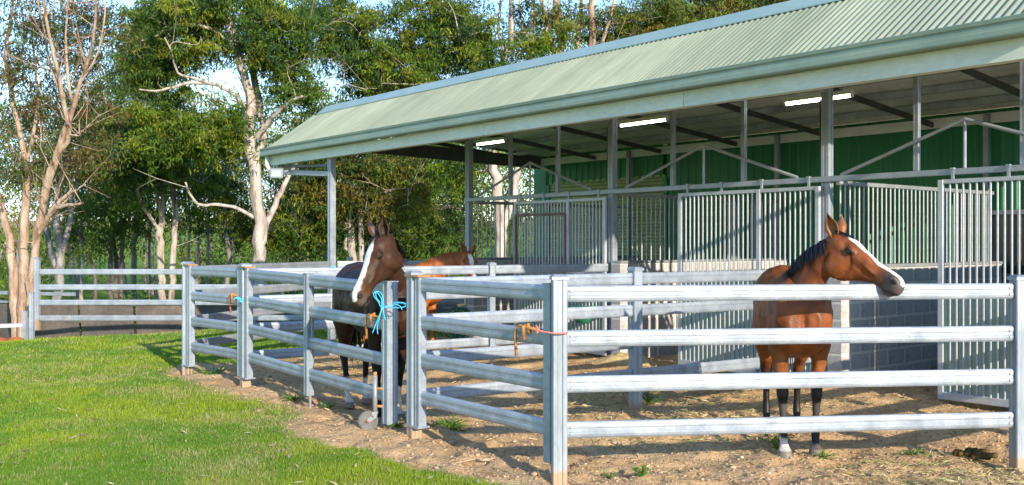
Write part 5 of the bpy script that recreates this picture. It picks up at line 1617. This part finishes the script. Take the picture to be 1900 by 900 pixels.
# clods of earth and pebbles
x, y = scatter(20000, -5, 6, 6.0, 15, 2.0)
k = (rg.random(len(x)) < (1 - lawn_mask(x, y))); x, y = x[k], y[k]
n = len(x); z = ground_z(x, y)
ico = np.array([(0, 0, 1), (.89, 0, .45), (.28, .85, .45), (-.72, .53, .45), (-.72, -.53, .45), (.28, -.85, .45), (.72, .53, -.45), (-.28, .85, -.45), (-.89, 0, -.45), (-.28, -.85, -.45), (.72, -.53, -.45), (0, 0, -1)])
icf = np.array([(0, 1, 2), (0, 2, 3), (0, 3, 4), (0, 4, 5), (0, 5, 1), (1, 6, 2), (2, 7, 3), (3, 8, 4), (4, 9, 5), (5, 10, 1), (6, 7, 2), (7, 8, 3), (8, 9, 4), (9, 10, 5), (10, 6, 1), (11, 7, 6), (11, 8, 7), (11, 9, 8), (11, 10, 9), (11, 6, 10)])
rad = rg.gamma(2.0, .0024, n) + .002
v = ico[None] * rad[:, None, None] * rg.uniform(.6, 1.4, (n, 12, 1)) * np.array([1.2, 1.2, .75]) + np.stack([x, y, z + rad * .2], 1)[:, None]
fi = (icf[None] + (np.arange(n) * 12)[:, None, None]).reshape(-1, 3)
cl = np.repeat(np.where((rg.random(n) < .015)[:, None], np.array([.5, .46, .40]), np.array([.40, .27, .165])) * rg.uniform(.6, 1.25, (n, 1)), 20, axis=0)
cd = link('soil_clods', np_mesh('soil_clods', v.reshape(-1, 3), fi, M['straw'], {'tint': ('FACE', cl)}))
tag(cd, 'crumbs of dry brown soil and small pebbles on the yard earth', 'soil', kind='stuff')

# fallen gum leaves on lawn and yard
x, y = scatter(900, -8, 5, 6.2, 18, 1.6)
n = len(x); z = ground_z(x, y) + .012 + .018 * lawn_mask(x, y)
az = rg.uniform(0, 2 * np.pi, n); L = rg.uniform(.025, .05, n)[:, None]; w = rg.uniform(.006, .010, n)[:, None]
d = np.stack([np.cos(az), np.sin(az), rg.normal(size=n) * .25], 1); sd = np.stack([-np.sin(az), np.cos(az), rg.normal(size=n) * .4], 1)
c = np.stack([x, y, z], 1)
v = np.empty((n, 4, 3)); v[:, 0] = c - d * L; v[:, 1] = c + sd * w; v[:, 2] = c + d * L; v[:, 3] = c - sd * w
lc_ = np.array([(.34, .22, .11), (.46, .36, .22), (.24, .14, .07)])[rg.integers(0, 3, n)] * rg.uniform(.7, 1.2, (n, 1))
fl_o = link('fallen_leaves', np_mesh('fallen_leaves', v.reshape(-1, 3), np.arange(4 * n).reshape(n, 4), M['straw'], {'tint': ('FACE', lc_)}))
tag(fl_o, 'dry brown gum leaves strewn over lawn and yard', 'leaves', kind='stuff')

# mounds of bedding in the stalls and by the posts
def mound(label, t, n_, rx, ry, h, colr, seed):
    r_ = np.random.default_rng(seed)
    k = 26; vs, fs = [], []
    for i in range(k):
        for j in range(k):
            a, b = (i / (k - 1) - .5) * 2, (j / (k - 1) - .5) * 2
            e = max(0, 1 - a * a - b * b)
            vs.append((a * rx, b * ry, h * e ** 1.3 * (1 + .35 * mnoise.noise((a * 4 + seed, b * 4, 1))) - .03 + .02 * mnoise.noise((a * 13, b * 13, seed))))
    fs = [(i * k + j, (i + 1) * k + j, (i + 1) * k + j + 1, i * k + j + 1) for i in range(k - 1) for j in range(k - 1)]
    mb = MB(); mb.add(vs, fs)
    m = noise_mat('bedding_%d' % seed, tuple(c * .75 for c in colr), colr, scale=30, rough=.95, bump=.8, bump_scale=70, spec=.1)
    w = shed_w(t, n_)
    o = mb.obj('bedding_mound', m, None, True, w)
    return tag(o, label, 'bedding')
mound('low brown mound of bedding against the block wall behind the bay horse', -5.6, 12.2, 1.2, .9, .30, (.36, .24, .14), 3)
mound('pale yellow heap of sawdust beside the middle stall post', -9.85, 10.0, .55, .4, .14, (.62, .47, .24), 4)
mound('flat yellowish bedding heap inside the middle stall', -9.2, 11.2, .9, .7, .16, (.55, .42, .24), 6)

# dung, stick, weeds
dp = pxg(1808, 848)
du = thing('dung_pile', 'heap of brown horse dung on the earth at the lower right', 'dung', (dp.x, dp.y, 0), 0)
for i in range(30):
    a = rg.uniform(0, 6.28); q = rg.random() ** .6
    mb = MB(); mb.ball((0, 0, 0), (1, 1, 1), 10)
    s_ = rg.uniform(.020, .038)
    mb.v = [tuple(np.array(p) * s_ * (1 + .25 * mnoise.noise(Vector(p) * 2 + Vector((i, 0, 0)))) * np.array([1.25, 1.0, .8])) for p in mb.v]
    mb.obj('dung_ball', M['dung'], du, True, (.15 * q * math.cos(a), .09 * q * math.sin(a), .02 + .035 * (1 - q) * rg.uniform(.3, 1.6)))
mb = MB(); p0, p1 = pxg(838, 864), pxg(935, 852)
c_ = (p0 + p1) / 2
mb.tube([p0 - c_ + Vector((0, 0, .012)), Vector((-.05, .01, .02)), Vector((.06, .02, .018)), p1 - c_ + Vector((0, 0, .015))], [.006, .009, .008, .004], 6)
mb.tube([Vector((-.02, .01, .02)), Vector((.04, -.03, .022)), Vector((.12, -.02, .02))], [.006, .005, .003], 6)
tag(mb.obj('dead_stick', M['stick'], None, True, c_), 'dry pale forked stick lying on the earth before the gate', 'stick')

def weed(label, u, v, r, n, seed, colr=(.14, .30, .03), kind=0):
    r_ = np.random.default_rng(seed)
    b = pxg(u, v); b.z = float(ground_z(np.array([b.x]), np.array([b.y]))[0])
    V, Fc, CC = [], [], []
    mbs = MB()
    for i in range(n):
        a = r_.uniform(0, 6.28); q = r_.uniform(.15, 1) * r; hz = r_.uniform(.15, 1) * r * (.9 if kind == 0 else .45)
        p = np.array([q * math.cos(a), q * math.sin(a), hz])
        mbs.tube([(0, 0, -.01), Vector(p * .5 + np.array([0, 0, .01])), Vector(p)], .0025, 4, cap=False)
        dr = unit([math.cos(a), math.sin(a), r_.uniform(-.5, .6)]); sd = unit(np.cross(dr, [0, 0, 1.]) + r_.normal(size=3) * .25)
        L, W = r_.uniform(.5, 1.0) * r * (.40 if kind == 0 else .6), r_.uniform(.5, 1.0) * r * (.32 if kind == 0 else .12)
        o = len(V)
        V += [p, p + dr * L * .3 + sd * W * .45, p + dr * L * .7 + sd * W * .4, p + dr * L, p + dr * L * .7 - sd * W * .4, p + dr * L * .3 - sd * W * .45]
        Fc.append((o, o + 1, o + 2, o + 3)); Fc.append((o, o + 3, o + 4, o + 5))
        c = np.array(colr) * r_.uniform(.6, 1.4); CC += [c, c]
    w = thing('weed', label, 'weed', b, 0, 'weeds in the yard')
    link('leaves', np_mesh('leaves', V, Fc, M['weed'], {'tint': ('FACE', CC)}), w)
    me = mbs.mesh('stalks', M['weed']); at = me.attributes.new('tint', 'FLOAT_COLOR', 'POINT'); at.data.foreach_set('color', np.tile(np.array([.10, .2, .03, 1], np.float32), len(me.vertices)))
    link('stalks', me, w)
weed('leafy weed growing at the foot of the middle partition post', 1205, 752, .16, 40, 1, (.09, .24, .03))
weed('broad-leaved weed beside the bay horse\'s white hoof', 1443, 838, .16, 34, 2, (.07, .24, .03))
weed('small bright weed to the left in front of the fence', 1190, 884, .085, 30, 3, (.2, .38, .03))
weed('tall thin weed right of the bay horse', 1618, 858, .10, 26, 4, (.17, .32, .03), 1)
weed('tiny weed at the lower left before the fence', 1130, 884, .06, 20, 5, (.16, .33, .03))
weed('patch of weed near the dung heap', 1694, 842, .11, 40, 6, (.13, .27, .03), 1)
weed('yellow-green weed tuft between the bay horse\'s fore hooves', 1528, 850, .09, 26, 7, (.22, .36, .04))
weed('flat weed mat beside the far gate post', 397, 694, .22, 90, 8, (.13, .30, .03), 1)
weed('grassy tuft under the jockey wheel gate end', 738, 800, .12, 60, 9, (.15, .29, .03), 1)
weed('low weed mat inside the narrow gate by the post', 835, 792, .17, 120, 10, (.17, .27, .03), 1)
weed('sprig of weed by the right-hand stall door', 1875, 775, .12, 34, 11, (.2, .32, .03), 1)
weed('straggling weed in the middle of the gateway', 608, 758, .10, 30, 12, (.14, .26, .04), 1)
weed('weed tuft left of the wide gate\'s middle stile', 545, 742, .14, 50, 13, (.13, .26, .03), 1)
